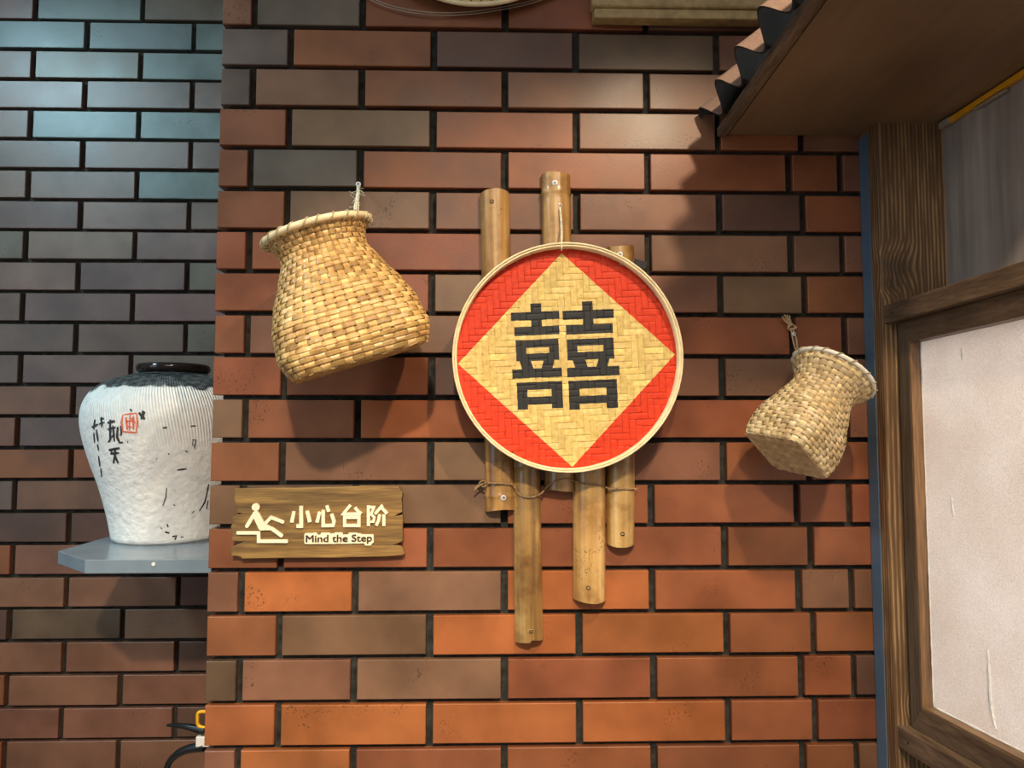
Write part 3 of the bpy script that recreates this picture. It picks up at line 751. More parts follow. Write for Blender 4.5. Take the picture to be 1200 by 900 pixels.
brush(vase, 'brush_stroke', M['ink'], [
    ([(212, 275), (240, 268)], 10), ([(222, 262), (222, 340), (214, 348)], 8), ([(212, 300), (242, 292)], 7), ([(232, 285), (238, 345)], 7),
    ([(250, 290), (248, 330), (258, 350), (270, 348)], 8), ([(262, 285), (264, 318), (258, 322)], 6), ([(236, 320), (226, 330)], 6),
    ([(216, 378), (258, 370)], 9), ([(222, 392), (256, 388)], 8), ([(240, 372), (240, 400), (234, 428)], 8), ([(240, 398), (252, 428)], 7), ([(224, 380), (232, 394)], 6),
    ([(330, 236), (352, 262)], 10), ([(352, 232), (338, 262)], 9), ([(344, 228), (346, 250)], 7),
    ([(298, 222), (303, 232)], 7), ([(474, 453), (510, 448)], 6),
    ([(532, 338), (545, 340), (542, 362), (532, 358), (534, 340)], 4), ([(540, 362), (541, 374)], 4), ([(524, 288), (546, 286)], 5), ([(420, 294), (437, 293)], 6),
    ([(435, 520), (432, 556), (420, 588)], 4), ([(592, 520), (578, 575), (558, 608)], 5), ([(594, 505), (588, 530)], 5), ([(592, 565), (585, 600)], 4),
    ([(184, 262), (198, 258)], 7), ([(188, 252), (190, 292)], 6), ([(180, 280), (200, 272)], 6), ([(152, 292), (176, 280)], 7), ([(164, 262), (160, 300)], 6), ([(170, 300), (176, 345)], 6),
    ([(160, 312), (163, 350)], 5), ([(174, 355), (178, 380)], 5), ([(178, 400), (183, 440)], 5), ([(186, 445), (190, 480)], 4),
    ([(436, 655), (440, 668)], 5), ([(428, 686), (446, 690)], 6), ([(456, 704), (472, 700), (466, 716)], 6), ([(488, 706), (498, 704)], 4), ([(410, 668), (418, 676)], 3),
    ([(540, 606), (530, 616)], 3), ([(460, 582), (467, 588)], 4), ([(440, 392), (446, 392)], 5)])
brush(vase, 'seal_stroke', M['seal'], [
    ([(272, 244), (322, 238)], 5), ([(270, 244), (264, 275), (270, 306)], 6), ([(270, 308), (322, 312)], 6), ([(322, 240), (325, 275), (320, 308)], 6),
    ([(282, 254), (286, 300)], 7), ([(296, 246), (294, 304)], 5), ([(308, 250), (310, 300)], 7), ([(284, 270), (312, 266)], 6), ([(288, 288), (304, 292)], 6), ([(300, 256), (318, 276)], 5)])

# ------------------------------------------------------------------ screws
def screw_at(parent, p, n=Vector((0, -1, 0)), r=0.0042, recess=True):
    """pan head with a cross slot, facing along n (in world axes)"""
    n = n.normalized(); a = n.orthogonal().normalized(); c = n.cross(a)
    mb = MB(); k = 14
    rings = [(r, 0.0), (r, 0.0008), (r * .75, 0.0016), (r * .3, 0.0019)]
    for rad, h in rings:
        mb.v += [p + n * h + (a * math.cos(2 * PI * j / k) + c * math.sin(2 * PI * j / k)) * rad for j in range(k)]
    for i in range(3):
        for j in range(k): mb.f.append((i * k + j, i * k + (j + 1) % k, (i + 1) * k + (j + 1) % k, (i + 1) * k + j)); mb.mi.append(0)
    mb.f.append(tuple(3 * k + j for j in range(k))); mb.mi.append(0)
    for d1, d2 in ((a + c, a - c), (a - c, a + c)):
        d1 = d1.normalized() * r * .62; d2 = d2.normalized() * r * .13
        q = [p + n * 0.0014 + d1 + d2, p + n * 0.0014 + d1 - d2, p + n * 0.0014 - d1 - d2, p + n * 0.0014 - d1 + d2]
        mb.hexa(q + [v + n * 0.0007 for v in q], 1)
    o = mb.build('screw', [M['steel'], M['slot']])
    if parent: o.parent = parent; o.matrix_parent_inverse = parent.matrix_world.inverted()
    return o

# ------------------------------------------------------------------ bamboo poles
def pole(top, bot, w, tone, label, nodes=(), screws=(), holes=(), split=None, Yc=-0.006, seed=0):
    """half-split bamboo pole, flat side to the wall: pixel of top centre and bottom centre, width in pixels"""
    rg = random.Random(seed)
    Yw = -0.002
    r = w * (Yw - 0.012 - CAM.y) / FPX / 2
    P0 = at(top[0], top[1], Yw); P1 = at(bot[0], bot[1], Yw)
    root = empty('bamboo_pole', P1); tag(root, label, 'bamboo pole', 'bamboo poles behind the round tray')
    bpy.context.view_layer.update()
    ax = P1 - P0; Ln = ax.length; ax.normalize()
    side = ax.cross(Vector((0, -1, 0))).normalized(); out = side.cross(ax).normalized()
    if out.y > 0: out = -out
    n = 22; a0, a1 = R(-2), R(182)
    ts = sorted(set([0, 1] + [i / 24 for i in range(25)] + [max(0, min(1, t + d)) for t in nodes for d in (-.012, -.006, 0, .006, .012)]))
    def rad(t, a):
        k = 1.0 + 0.012 * math.sin(5 * t + seed) + 0.006 * math.sin(3 * a + seed)
        for nn in nodes: k += 0.055 * math.exp(-((t - nn) / 0.006) ** 2) - 0.03 * math.exp(-((t - nn - .014) / 0.006) ** 2)
        return r * k
    mb = MB(); v = []
    for lay in (0, 1):
        for i, t in enumerate(ts):
            for j in range(n + 1):
                a = a0 + (a1 - a0) * j / n
                rr = rad(t, a) - (0.0055 if lay else 0)
                tt = t * Ln
                if i == 0: tt += 0.0015 * math.sin(2.3 * a + seed)
                if i == len(ts) - 1:
                    tt += 0.0018 * math.sin(2 * a + seed)
                    if split and math.cos(a) < split: tt -= 0.0045
                v.append(P0 + ax * tt + (-side * math.cos(a) * -1 + out * math.sin(a)) * rr)
    m = len(ts); st = m * (n + 1); f = []
    for i in range(m - 1):
        for j in range(n):
            a = i * (n + 1) + j
            f += [(a, a + 1, a + n + 2, a + n + 1), (st + a, st + a + n + 1, st + a + n + 2, st + a + 1)]
        a = i * (n + 1); f.append((a, a + n + 1, st + a + n + 1, st + a)); a += n; f.append((a, st + a, st + a + n + 1, a + n + 1))
    for j in range(n):
        f.append((j, st + j, st + j + 1, j + 1)); a = (m - 1) * (n + 1) + j; f.append((a, a + 1, st + a + 1, st + a))
    mb.add(v, f)
    o = mb.build('culm', M['bamboo'], None, True); o.color = (*tone, 1)
    o.parent = root; o.matrix_parent_inverse = root.matrix_world.inverted()
    mod = o.modifiers.new('edges', 'EDGE_SPLIT'); mod.split_angle = R(50)
    def surf(x, y):
        q = at(x, y, Yw - r * .8); lat = (q - P0) - ax * (q - P0).dot(ax); s = max(-1, min(1, lat.dot(side) / r))
        nrm = (side * s + out * math.sqrt(1 - s * s)).normalized()
        return P0 + ax * (q - P0).dot(ax) + nrm * r * 1.0, nrm
    for x, y, rr in screws:
        p, nr = surf(x, y); screw_at(root, p - nr * 0.0003, nr, rr)
    for x, y in holes:
        p, nr = surf(x, y); hb = MB(); k = 12; aa = nr.orthogonal().normalized(); cc = nr.cross(aa)
        for rad_, h, mi in ((0.0040, 0.0002, 0), (0.0034, 0.0010, 0), (0.0024, 0.0010, 1), (0.0022, -0.002, 1)):
            hb.v += [p + nr * h + (aa * math.cos(2 * PI * j / k) + cc * math.sin(2 * PI * j / k)) * rad_ for j in range(k)]
        for i in range(3):
            for j in range(k): hb.f.append((i * k + j, i * k + (j + 1) % k, (i + 1) * k + (j + 1) % k, (i + 1) * k + j)); hb.mi.append(1 if i > 0 else 0)
        hb.f.append(tuple(3 * k + j for j in range(k))); hb.mi.append(1)
        ho = hb.build('screw_hole', [M['tray'], M['black']]); ho.parent = root; ho.matrix_parent_inverse = root.matrix_world.inverted()
    return root, r
pole((580, 227), (586, 597), 35, (1.0, 0.93, 0.85), 'bamboo pole furthest left behind the round tray, its top rising beside the tray', (0.955,), [(590, 583, 0.0050)], [(576.5, 237)], seed=1)
pole((614, 330), (620, 750), 33, (0.86, 0.86, 0.80), 'long bamboo pole hanging lowest beneath the round tray', (0.52,), [], [(622, 739)], split=-0.05, seed=2)
pole((651, 207), (656, 574), 36, (0.95, 0.90, 0.86), 'tallest bamboo pole, sticking up above the middle of the round tray', (0.06, 0.5), [(650, 215.5, 0.0050), (656, 241, .003)], [], seed=3)
pole((690, 320), (690.5, 702), 38, (1.22, 1.22, 1.18), 'pale smooth bamboo pole second from the right below the round tray', (0.4,), [], [(689, 688)], seed=4)
pole((727, 291), (727, 638), 33, (1.05, 1.08, 1.05), 'bamboo pole furthest right, speckled, with a short top beside the tray rim', (0.45,), [(726, 299, 0.0050)], [(729, 625)], seed=5)
# strip of black tape behind the right-hand pole
tp = [at(744, 303, -0.003), at(758, 307, -0.003), at(757, 314, -0.003), at(745, 320, -0.003)]
tape = MB().prism(tp, (0, 0.0025, 0)).build('tape_scrap', M['black']); tag(tape, 'scrap of black tape stuck beside the top of the right-hand bamboo pole', 'tape')

# twine wound over the poles
tw_px = [(556, 571.5, -.010), (565, 567, -.014), (575, 566, -.029), (585, 566.5, -.031), (596, 567, -.026), (602, 569, -.020), (606, 577, -.022), (613, 581.5, -.028), (622, 582.5, -.029), (633, 579, -.023), (638, 574, -.018),
         (644, 568.5, -.022), (655, 562, -.029), (666, 561, -.027), (674, 564, -.021), (683, 566.5, -.029), (692, 567.5, -.031), (702, 568.5, -.028), (710, 571, -.018), (716, 573.5, -.025), (727, 572.5, -.029), (738, 573, -.024), (747, 573, -.012)]
tw = empty('twine', at(556, 571, -.010)); tag(tw, 'thin jute twine wound across the bamboo poles under the round tray', 'twine')
bpy.context.view_layer.update()
path = smooth_path([at(x, y, Y) for x, y, Y in tw_px], 6)
mb = MB()
for ph in (0, PI):
    mb.tube([p + Vector((0, math.sin(i * .9 + ph), math.cos(i * .9 + ph))) * 0.0009 for i, p in enumerate(path)], 0.0011, 6)
cpart(tw, 'strand', mb, M['twine'], 0, True)
mb = MB(); k0 = at(566, 567, -.020)
mb.tube([k0 + Vector((0.006 * math.cos(a), 0.003 * math.sin(2 * a), 0.005 * math.sin(a))) for a in [i * 2 * PI / 16 for i in range(16)]], 0.0014, 6, closed=True)
mb.tube(smooth_path([k0, at(560, 570, -.022), at(556, 575, -.020)], 5), 0.0016, 6)
cpart(tw, 'knot', mb, M['twine'], 0, True)

# ------------------------------------------------------------------ round woven tray with the double-happiness sign
SY = -0.062                                       # front plane of the weave
C_px = (664.5, 419.0)
SC = at(*C_px, SY)
mpp = (SY - CAM.y) / FPX
SRad = 134.5 * mpp
tilt = R(2.6)
mat3 = Matrix.Rotation(-tilt, 3, 'Y') @ Matrix(((1, 0, 0), (0, 0, -1), (0, 1, 0)))   # local x right, y up, z towards the viewer
tray = empty('bamboo_tray', SC, mat3)
tag(tray, 'round woven bamboo tray painted red with a black double-happiness character', 'bamboo tray')
bpy.context.view_layer.update()
MI = tray.matrix_world.inverted()
def sl(x, y):                                     # pixel -> tray-local x, y
    p = MI @ at(x, y, SY); return p.x, p.y
def z2(x, y): return sl(500 + x / 3.75, 190 + y / 3.75)
def z3(x, y): return sl(500 + x / 3.75, 400 + y / 3.75)
def rect(a, b): 
    return (min(a[0], b[0]), max(a[0], b[0]), min(a[1], b[1]), max(a[1], b[1]))
black = []; holes = []
def avg_rect(z, x0, y0, x1, y1): 
    a, b_, c, d = z(x0, y0), z(x1, y0), z(x1, y1), z(x0, y1)
    return ((a[0] + d[0]) / 2, (b_[0] + c[0]) / 2, (c[1] + d[1]) / 2, (a[1] + b_[1]) / 2)
black += [avg_rect(z2, 370, 658, 583, 694), avg_rect(z2, 458, 621, 506, 757), avg_rect(z2, 385, 722, 583, 761),
          avg_rect(z2, 392, 780, 581, 872), avg_rect(z3, 376, 120, 594, 160), avg_rect(z3, 398, 178, 598, 297), (*avg_rect(z3, 413, 80, 558, 122), 0.30)]
holes += [avg_rect(z2, 438, 815, 538, 840), avg_rect(z3, 443, 212, 549, 243), avg_rect(z3, 446, 277, 551, 300), (*avg_rect(z3, 464, 86, 509, 119), 0.32)]
black += [avg_rect(z2, 597, 650, 822, 690), avg_rect(z2, 685, 612, 732, 752), avg_rect(z2, 612, 712, 818, 755),
          avg_rect(z2, 617, 775, 823, 868), avg_rect(z3, 617, 112, 847, 154), avg_rect(z3, 625, 170, 838, 297), (*avg_rect(z3, 647, 76, 799, 116), 0.30)]
holes += [avg_rect(z2, 662, 806, 776, 833), avg_rect(z3, 672, 206, 790, 238), avg_rect(z3, 673, 273, 791, 300), (*avg_rect(z3, 702, 80, 750, 112), 0.32)]
dt, dl_, dr_, db = sl(657.3, 297), sl(536.5, 422), sl(790.7, 414.5), sl(671.5, 547)
dc = ((dl_[0] + dr_[0]) / 2, (dt[1] + db[1]) / 2); dax = (dr_[0] - dl_[0]) / 2; day = (dt[1] - db[1]) / 2

def tray_mat():
    m, nt, b = new_mat('painted_bamboo_weave'); L = nt.links
    tc = nd(nt, 'ShaderNodeTexCoord'); oi = nd(nt, 'ShaderNodeObjectInfo')
    jn = nd(nt, 'ShaderNodeTexNoise', ins={'Scale': 160.0, 'Detail': 2.0}); L.new(tc.outputs['Object'], jn.inputs['Vector'])
    jm = nd(nt, 'ShaderNodeVectorMath', operation='MULTIPLY_ADD', ins={1: (0.0016,) * 3, 2: (-0.0008,) * 3}); L.new(jn.outputs['Color'], jm.inputs[0])
    ja = nd(nt, 'ShaderNodeVectorMath', operation='ADD'); L.new(tc.outputs['Object'], ja.inputs[0]); L.new(jm.outputs[0], ja.inputs[1])
    sx = nd(nt, 'ShaderNodeSeparateXYZ'); L.new(ja.outputs[0], sx.inputs[0])
    def math_(op, a, b_=None, c=None):
        n = nd(nt, 'ShaderNodeMath', operation=op)
        for i, v in enumerate((a, b_, c)):
            if v is None: continue
            if isinstance(v, (int, float)): n.inputs[i].default_value = v
            else: L.new(v, n.inputs[i])
        return n.outputs[0]
    X, Y = sx.outputs['X'], sx.outputs['Y']
    def inside(r):
        x0, x1, y0, y1 = r[:4]
        wid = (x1 - x0) / 2
        if len(r) > 4:                             # sides slant: wider at the top
            wid = math_('MULTIPLY_ADD', math_('SUBTRACT', Y, (y0 + y1) / 2), r[4], wid)
        ax = math_('ABSOLUTE', math_('SUBTRACT', X, (x0 + x1) / 2)); ay = math_('ABSOLUTE', math_('SUBTRACT', Y, (y0 + y1) / 2))
        return math_('MULTIPLY', math_('LESS_THAN', ax, wid), math_('LESS_THAN', ay, (y1 - y0) / 2))
    def union(rs):
        acc = None
        for r in rs:
            v = inside(r); acc = v if acc is None else math_('MAXIMUM', acc, v)
        return acc
    blk = math_('MULTIPLY', union(black), math_('SUBTRACT', 1.0, union(holes)))
    dia = math_('ADD', math_('DIVIDE', math_('ABSOLUTE', math_('SUBTRACT', X, dc[0])), dax), math_('DIVIDE', math_('ABSOLUTE', math_('SUBTRACT', Y, dc[1])), day))
    red = math_('GREATER_THAN', dia, 1.0)
    fb = nd(nt, 'ShaderNodeTexNoise', ins={'Scale': 120.0, 'Detail': 4.0}); L.new(tc.outputs['Object'], fb.inputs['Vector'])
    rn = ramp(nt, [(0.3, (0.66, 0.44, 0.13)), (0.7, (0.86, 0.66, 0.25))]); L.new(fb.outputs['Fac'], rn.inputs['Fac'])
    mu = nd(nt, 'ShaderNodeMixRGB', blend_type='MULTIPLY', ins={'Fac': 1.0}); L.new(rn.outputs['Color'], mu.inputs['Color1']); L.new(oi.outputs['Color'], mu.inputs['Color2'])
    rr = ramp(nt, [(0.3, (0.58, 0.030, 0.006)), (0.7, (0.70, 0.050, 0.010))]); L.new(fb.outputs['Fac'], rr.inputs['Fac'])
    m1 = nd(nt, 'ShaderNodeMixRGB'); L.new(red, m1.inputs['Fac']); L.new(mu.outputs['Color'], m1.inputs['Color1']); L.new(rr.outputs['Color'], m1.inputs['Color2'])
    m2 = nd(nt, 'ShaderNodeMixRGB', ins={'Color2': (0.022, 0.022, 0.021, 1)}); L.new(blk, m2.inputs['Fac']); L.new(m1.outputs['Color'], m2.inputs['Color1'])
    L.new(m2.outputs['Color'], b.inputs['Base Color']); b.inputs['Roughness'].default_value = 0.55; b.inputs['Specular IOR Level'].default_value = 0.3
    return m
M['weave'] = tray_mat()
Rw = SRad - 0.006; NW = 34; pw = 2 * Rw / NW
def over(i, j):                                    # herringbone 3/3 twill: True where the upright strip i lies over the level strip j
    jj = j if j < NW // 2 else NW - 1 - j
    return ((i + jj) // 3) % 2 == 0
def weave_strip(i, upright):
    c = -Rw + (i + 0.5) * pw
    half = math.sqrt(max(0, Rw * Rw - c * c))
    if half < pw * .6: return
    hw = pw * 0.465; thick = 0.0004; amp = 0.0007
    pts = []
    for j in range(NW):
        d = -Rw + (j + 0.5) * pw
        up_ = over(i, j) if upright else not over(j, i)
        z = amp if up_ else -amp
        for dd in (-0.36, 0.36): pts.append((d + dd * pw, z))
    pts = [p for p in pts if abs(p[0]) < half]
    if len(pts) < 2: return
    pts = [(-half, pts[0][1])] + pts + [(half, pts[-1][1])]
    v = []; f = []
    for d, z in pts:
        for o_, h in ((-hw, -thick), (-hw, thick * .3), (-hw * .5, thick), (hw * .5, thick), (hw, thick * .3), (hw, -thick)):
            v.append((c + o_, d, z + h) if upright else (d, c + o_, z + h))
    k = 6
    for a in range(len(pts) - 1):
        for q in range(k): f.append((a * k + q, a * k + (q + 1) % k, (a + 1) * k + (q + 1) % k, (a + 1) * k + q))
    f += [tuple(range(k)), tuple(range((len(pts) - 1) * k, len(pts) * k))]
    o = mesh_obj('bamboo_strip', v, f, M['weave'], tray)
    t = rng.uniform(0.84, 1.04) * (0.93 if upright else 1.06); o.color = (t, t * rng.uniform(.96, 1.02), t * rng.uniform(.88, 1.02), 1)
for i in range(NW): weave_strip(i, True); weave_strip(i, False)
# hoop: an outer and an inner band with a rounded lip
def band(r0, r1, z0, z1): return [(r0, z0), (r1, z0), (r1, z1 - .001), ((r0 + r1) / 2, z1), (r0, z1 - .001), (r0, z0)]
MB().lathe(band(SRad - 0.0032, SRad, -0.010, 0.020), 96).build('hoop', M['rimcane'], tray, True)
MB().lathe(band(SRad - 0.0068, SRad - 0.0036, -0.008, 0.0185), 96).build('inner_hoop', M['rimcane'], tray, True)
# loop of string at the top of the hoop, up to the screw in the middle pole
lp0 = at(658, 287, SY - 0.02); 
mb = MB(); mb.tube(smooth_path([lp0 + Vector((0, .004, -.008)), lp0 + Vector((0, 0.0, 0.001)), at(657.5, 270, -.036), at(656, 243, -.033)], 8), 0.0008, 6)
mb.tube(smooth_path([lp0 + Vector((0.001, .006, -.008)), lp0 + Vector((0.001, 0.003, 0.002)), at(659, 268, -.036), at(656.5, 242, -.033)], 8), 0.0008, 6)
cpart(tray, 'hanging_string', mb, M['cord'], 0, True)

# ------------------------------------------------------------------ woven baskets
def basket(label, base_px, rim_px, Yb, Yr, yaw, prof, sq, n_st, n_row, amp, strip, rimmat, tone_rng, seed, rim_t, name='bamboo_basket', stw=0.42, n_lash=14):
    rg = random.Random(seed)
    B = at(*base_px, Yb); T_ = at(*rim_px, Yr)
    ax = (T_ - B); H = ax.length; ax.normalize()
    fwd = Vector((0, -1, 0)); fwd = (fwd - ax * fwd.dot(ax)).normalized()
    rt = fwd.cross(ax).normalized()
    if rt.x < 0: rt = -rt
    bk = ax.cross(rt)
    m3 = Matrix((rt, bk, ax)).transposed() @ Matrix.Rotation(yaw, 3, 'Z')
    root = empty(name, B, m3); tag(root, label, 'basket', 'woven baskets hung on the brick wall')
    bpy.context.view_layer.update()
    def rad(a, h):
        w = lerp_table(prof, h); n = lerp_table(sq, h)
        return w / (abs(math.cos(a)) ** n + abs(math.sin(a)) ** n) ** (1 / n)
    def pt(a, h, off):
        r = rad(a, h) + off; return Vector((r * math.cos(a), r * math.sin(a), h))
    seg = 4
    zs = [H * (k + 0.5) / n_row for k in range(n_row)]
    hw = H / n_row * 0.425; th = 0.0005
    for k, h in enumerate(zs):
        v = []; f = []; N = n_st * seg
        ph = rg.uniform(0, .02)
        for i in range(N):
            a = 2 * PI * i / N
            o_ = amp * math.cos(PI * (i / seg) + PI * k)
            wob = 0.0006 * math.sin(3 * a + k)
            for dh, dr in ((-hw, 0), (-hw * .7, th), (hw * .7, th), (hw, 0), (0, -th)):
                v.append(pt(a, max(0.0, h + dh + wob), o_ + dr))
        for i in range(N):
            i2 = (i + 1) % N
            for q in range(5): f.append((i * 5 + q, i * 5 + (q + 1) % 5, i2 * 5 + (q + 1) % 5, i2 * 5 + q))
        o = mesh_obj('weaver_strip', v, f, strip, root)
        t = rg.uniform(tone_rng[0] * .84, tone_rng[1] * .96); o.color = (t, t * rg.uniform(.96, 1.02), t * rg.uniform(.88, 1.05), 1)
    # upright stakes, bent over the bottom edge
    for j in range(n_st):
        a = 2 * PI * j / n_st; da = stw * 2 * PI / n_st * 0.5
        v = []; f = []; ns = n_row * 3
        hs = [H * i / ns for i in range(ns + 1)]
        for h in hs:
            kk = h / H * n_row - 0.5
            o_ = -amp * 1.05 * math.cos(PI * j) * math.cos(PI * kk)
            for s, dr in ((-1, 0), (0, th), (1, 0), (0, -th)): v.append(pt(a + s * da, h, o_ + dr))
        for i in range(len(hs) - 1):
            for q in range(4): f.append((i * 4 + q, i * 4 + (q + 1) % 4, (i + 1) * 4 + (q + 1) % 4, (i + 1) * 4 + q))
        f += [(0, 1, 2, 3), tuple(len(v) - 4 + q for q in range(4))]
        o = mesh_obj('stake', v, f, strip, root)
        t = rg.uniform(tone_rng[0] * 1.28, tone_rng[1] * 1.30); o.color = (t, t, t * rg.uniform(.9, 1.05), 1)
    # plaited bottom
    w0 = prof[0][1] * 0.985; nb = max(8, int(n_st * 0.36)); p_ = 2 * w0 / nb; en = sq[0][1]
    for d in (0, 1):
        for i in range(nb):
            c = -w0 + (i + .5) * p_
            half = w0 * max(0.0, 1 - (abs(c) / w0) ** en) ** (1 / en)
            v = []; f = []
            st_ = [-half] + [x for x in [(-w0 + (j + .5) * p_) for j in range(nb)] if abs(x) < half] + [half]
            for q, x in enumerate(st_):
                j = int((x + w0) / p_); z = (0.0008 if (i + j + d) % 2 else -0.0008)
                for o_, hh_ in ((-.44, 0.0006), (.44, 0.0006), (.44, -0.0006), (-.44, -0.0006)):
                    v.append((x, c + o_ * p_, z + hh_) if d else (c + o_ * p_, x, z + hh_))
            for q in range(len(st_) - 1):
                for e in range(4): f.append((q * 4 + e, q * 4 + (e + 1) % 4, q * 4 + 4 + (e + 1) % 4, q * 4 + 4 + e))
            f += [(0, 1, 2, 3), tuple(len(v) - 4 + e for e in range(4))]
            o = mesh_obj('base_strip', v, f, strip, root)
            t = rg.uniform(*tone_rng); o.color = (t, t, t, 1)
    # rim: two cane bands with lashing
    rr = lerp_table(prof, H); mb = MB()
    N = 64
    for off, hgt in ((0.0026, 0.0), (-0.0030, 0.0)):
        mb.tube([pt(2 * PI * i / N, H, off) + Vector((0, 0, hgt)) for i in range(N)], rim_t, 8, closed=True, flat=1.0)
    rm = mb.build('rim', rimmat, root, True)
    for j in range(n_lash):
        lm = MB()
        a = 2 * PI * (j + rg.uniform(-.15, .15)) / n_lash
        for w in (0,):
            ctr = pt(a, H, 0); tang = pt(a + .05, H, 0) - pt(a - .05, H, 0); tang.normalize(); rad_ = Vector((math.cos(a), math.sin(a), 0))
            loop = []
            for i in range(16):
                an = 2 * PI * i / 16
                loop.append(ctr + rad_ * math.cos(an) * (rim_t + 0.0036) + Vector((0, 0, 1)) * math.sin(an) * (rim_t + 0.0012) + tang * 0.005 * math.sin(an))
            lm.tube(loop, 0.0011, 5, closed=True)
        lm.build('lashing', M['lashing'], rm, True)
    return root, m3, B, H

k = 1.0
big_prof = [(0.0, 0.099), (0.012, 0.106), (0.030, 0.112), (0.070, 0.108), (0.105, 0.096), (0.140, 0.078), (0.170, 0.064), (0.183, 0.065), (0.202, 0.074), (0.212, 0.080)]
big_sq = [(0.0, 5.5), (0.05, 3.4), (0.13, 2.3), (0.2, 2.0)]
bg = basket('large golden woven bamboo basket hanging tilted left of the round tray', (421, 425), (372, 272), -0.128, -0.150, R(14), big_prof, big_sq, 46, 27, 0.0018,
            M['strip_gold'], M['rimcane'], (0.82, 1.12), 11, 0.0052, stw=0.74, n_lash=24)
small_prof = [(0.0, 0.0515), (0.010, 0.0555), (0.03, 0.060), (0.06, 0.060), (0.09, 0.054), (0.115, 0.048), (0.128, 0.047), (0.142, 0.054), (0.152, 0.062)]
small_sq = [(0.0, 7.0), (0.03, 4.0), (0.08, 2.4), (0.12, 2.0)]
sm = basket('small pale woven bamboo basket hanging tilted beside the blue strip', (920, 533), (976, 439), -0.112, -0.080, R(26), small_prof, small_sq, 34, 24, 0.0013,
            M['strip_pale'], M['rimwhite'], (0.85, 1.12), 21, 0.0036, n_lash=18, stw=0.72)

# cords and the screws they hang on
hang = empty('hanging_cord', at(420, 216, -0.006)); tag(hang, 'pale frayed hemp cord and screw holding the large golden basket', 'cord')
bpy.context.view_layer.update()
screw_at(hang, at(420, 216, -0.0085), Vector((0, -1, 0)), 0.0045)
shank = MB().tube([at(420, 216, -0.0085), at(420, 216, 0.004)], 0.002, 8); cpart(hang, 'screw_shank', shank, M['steel'])
mb = MB(); rc = random.Random(5)
p0 = at(420, 217, -0.006); p1 = at(416.5, 254, -0.085)
for i in range(9):
    j = lambda s: Vector((rc.uniform(-s, s), rc.uniform(-s, s), rc.uniform(-s, s)))
    mb.tube(smooth_path([p0 + j(.002), p0.lerp(p1, .35) + j(.0025), p0.lerp(p1, .7) + j(.003), p1 + j(.004)], 5), 0.0012, 5)
cpart(hang, 'cord', mb, M['cord'], 0, True)
mb = MB()
for i in range(26):
    t = rc.uniform(0, .9); a = p0.lerp(p1, t); d = Vector((rc.uniform(-1, .7), rc.uniform(-.5, .2), rc.uniform(-1, .4))).normalized() * rc.uniform(.006, .016)
    mb.tube(smooth_path([a, a + d * .5 + Vector((0, 0, rc.uniform(-.002, .002))), a + d], 4), 0.00034, 4)
cpart(hang, 'frayed_fibre', mb, M['cord'], 0, True)

hang2 = empty('hanging_cord', at(930, 392, -0.006)); tag(hang2, 'knotted tan cord and screw holding the small pale basket', 'cord')
bpy.context.view_layer.update()
screw_at(hang2, at(930.5, 391.5, -0.016), Vector((0, -1, 0)), 0.0035)
shank = MB().tube([at(930.5, 391.5, -0.016), at(930.5, 391.5, 0.004)], 0.0018, 8); cpart(hang2, 'screw_shank', shank, M['steel'])
mb = MB()
mb.tube(smooth_path([at(927, 385, -.010), at(929, 396, -.012), at(932, 408, -.022), at(938, 420, -.040)], 6), 0.0016, 6)
mb.tube(smooth_path([at(929, 385, -.012), at(933, 397, -.014), at(935, 410, -.024), at(938, 421, -.042)], 6), 0.0016, 6)
mb.tube(smooth_path([at(938, 420, -.040), at(934, 424, -.048), at(931, 419, -.045), at(935, 414, -.040)], 6), 0.0014, 6)
cpart(hang2, 'cord', mb, M['cord_tan'], 0, True)
mb = MB(); kc = at(928, 383, -0.011)
mb.tube([kc + Vector((0.0055 * math.cos(a), 0.004 * math.sin(2 * a), 0.004 * math.sin(a))) for a in [i * 2 * PI / 16 for i in range(16)]], 0.0026, 7, closed=True)
cpart(hang2, 'knot', mb, M['cord_tan'], 0, True)
mb = MB()
for dx, dy in ((-12, -12), (-9, -14), (-6, -14), (-3, -13), (-11, -9)):
    mb.tube(smooth_path([kc, at(928 + dx * .6, 383 + dy * .6, -.011), at(928 + dx * .95, 383 + dy, -.013)], 4), [0.0012] * 8 + [0.0016], 6)
cpart(hang2, 'tassel', mb, M['cord_tan'], 0, True)

# ------------------------------------------------------------------ wooden sign
GY = -0.016; GT = 0.011
def gz(x, y, Y=GY): return at(260 + x / 5.2174, 560 + y / 5.2174, Y)
outl = [(75, 66), (180, 64), (300, 60), (450, 61), (600, 58), (740, 55), (860, 50), (980, 53), (1075, 55), (1092, 66), (1105, 90), (1102, 120), (1098, 140), (1104, 165), (1101, 190), (1103, 208), (1080, 220), (1054, 235),
        (1080, 232), (1106, 226), (1108, 262), (1104, 300), (1109, 345), (1106, 388), (1075, 402), (1044, 412), (1070, 412), (1086, 416), (1108, 430), (1112, 448), (1116, 468), (1100, 474), (1000, 481), (850, 484), (700, 489),
        (520, 490), (330, 492), (200, 493), (122, 496), (115, 484), (85, 478), (54, 479), (60, 468), (48, 430), (90, 410), (132, 391), (95, 390), (60, 386), (66, 352), (58, 325), (54, 300), (66, 270), (62, 242), (90, 228), (122, 217), (100, 214), (92, 206),
        (84, 175), (80, 150), (74, 130), (78, 100)]
sign = empty('wooden_sign', gz(585, 490)); tag(sign, 'ragged wooden sign reading Mind the Step with a slipping figure', 'sign')
bpy.context.view_layer.update()
cpart(sign, 'board', MB().prism([gz(*p) for p in outl], (0, GT, 0)), M['sign'], 0.0012)
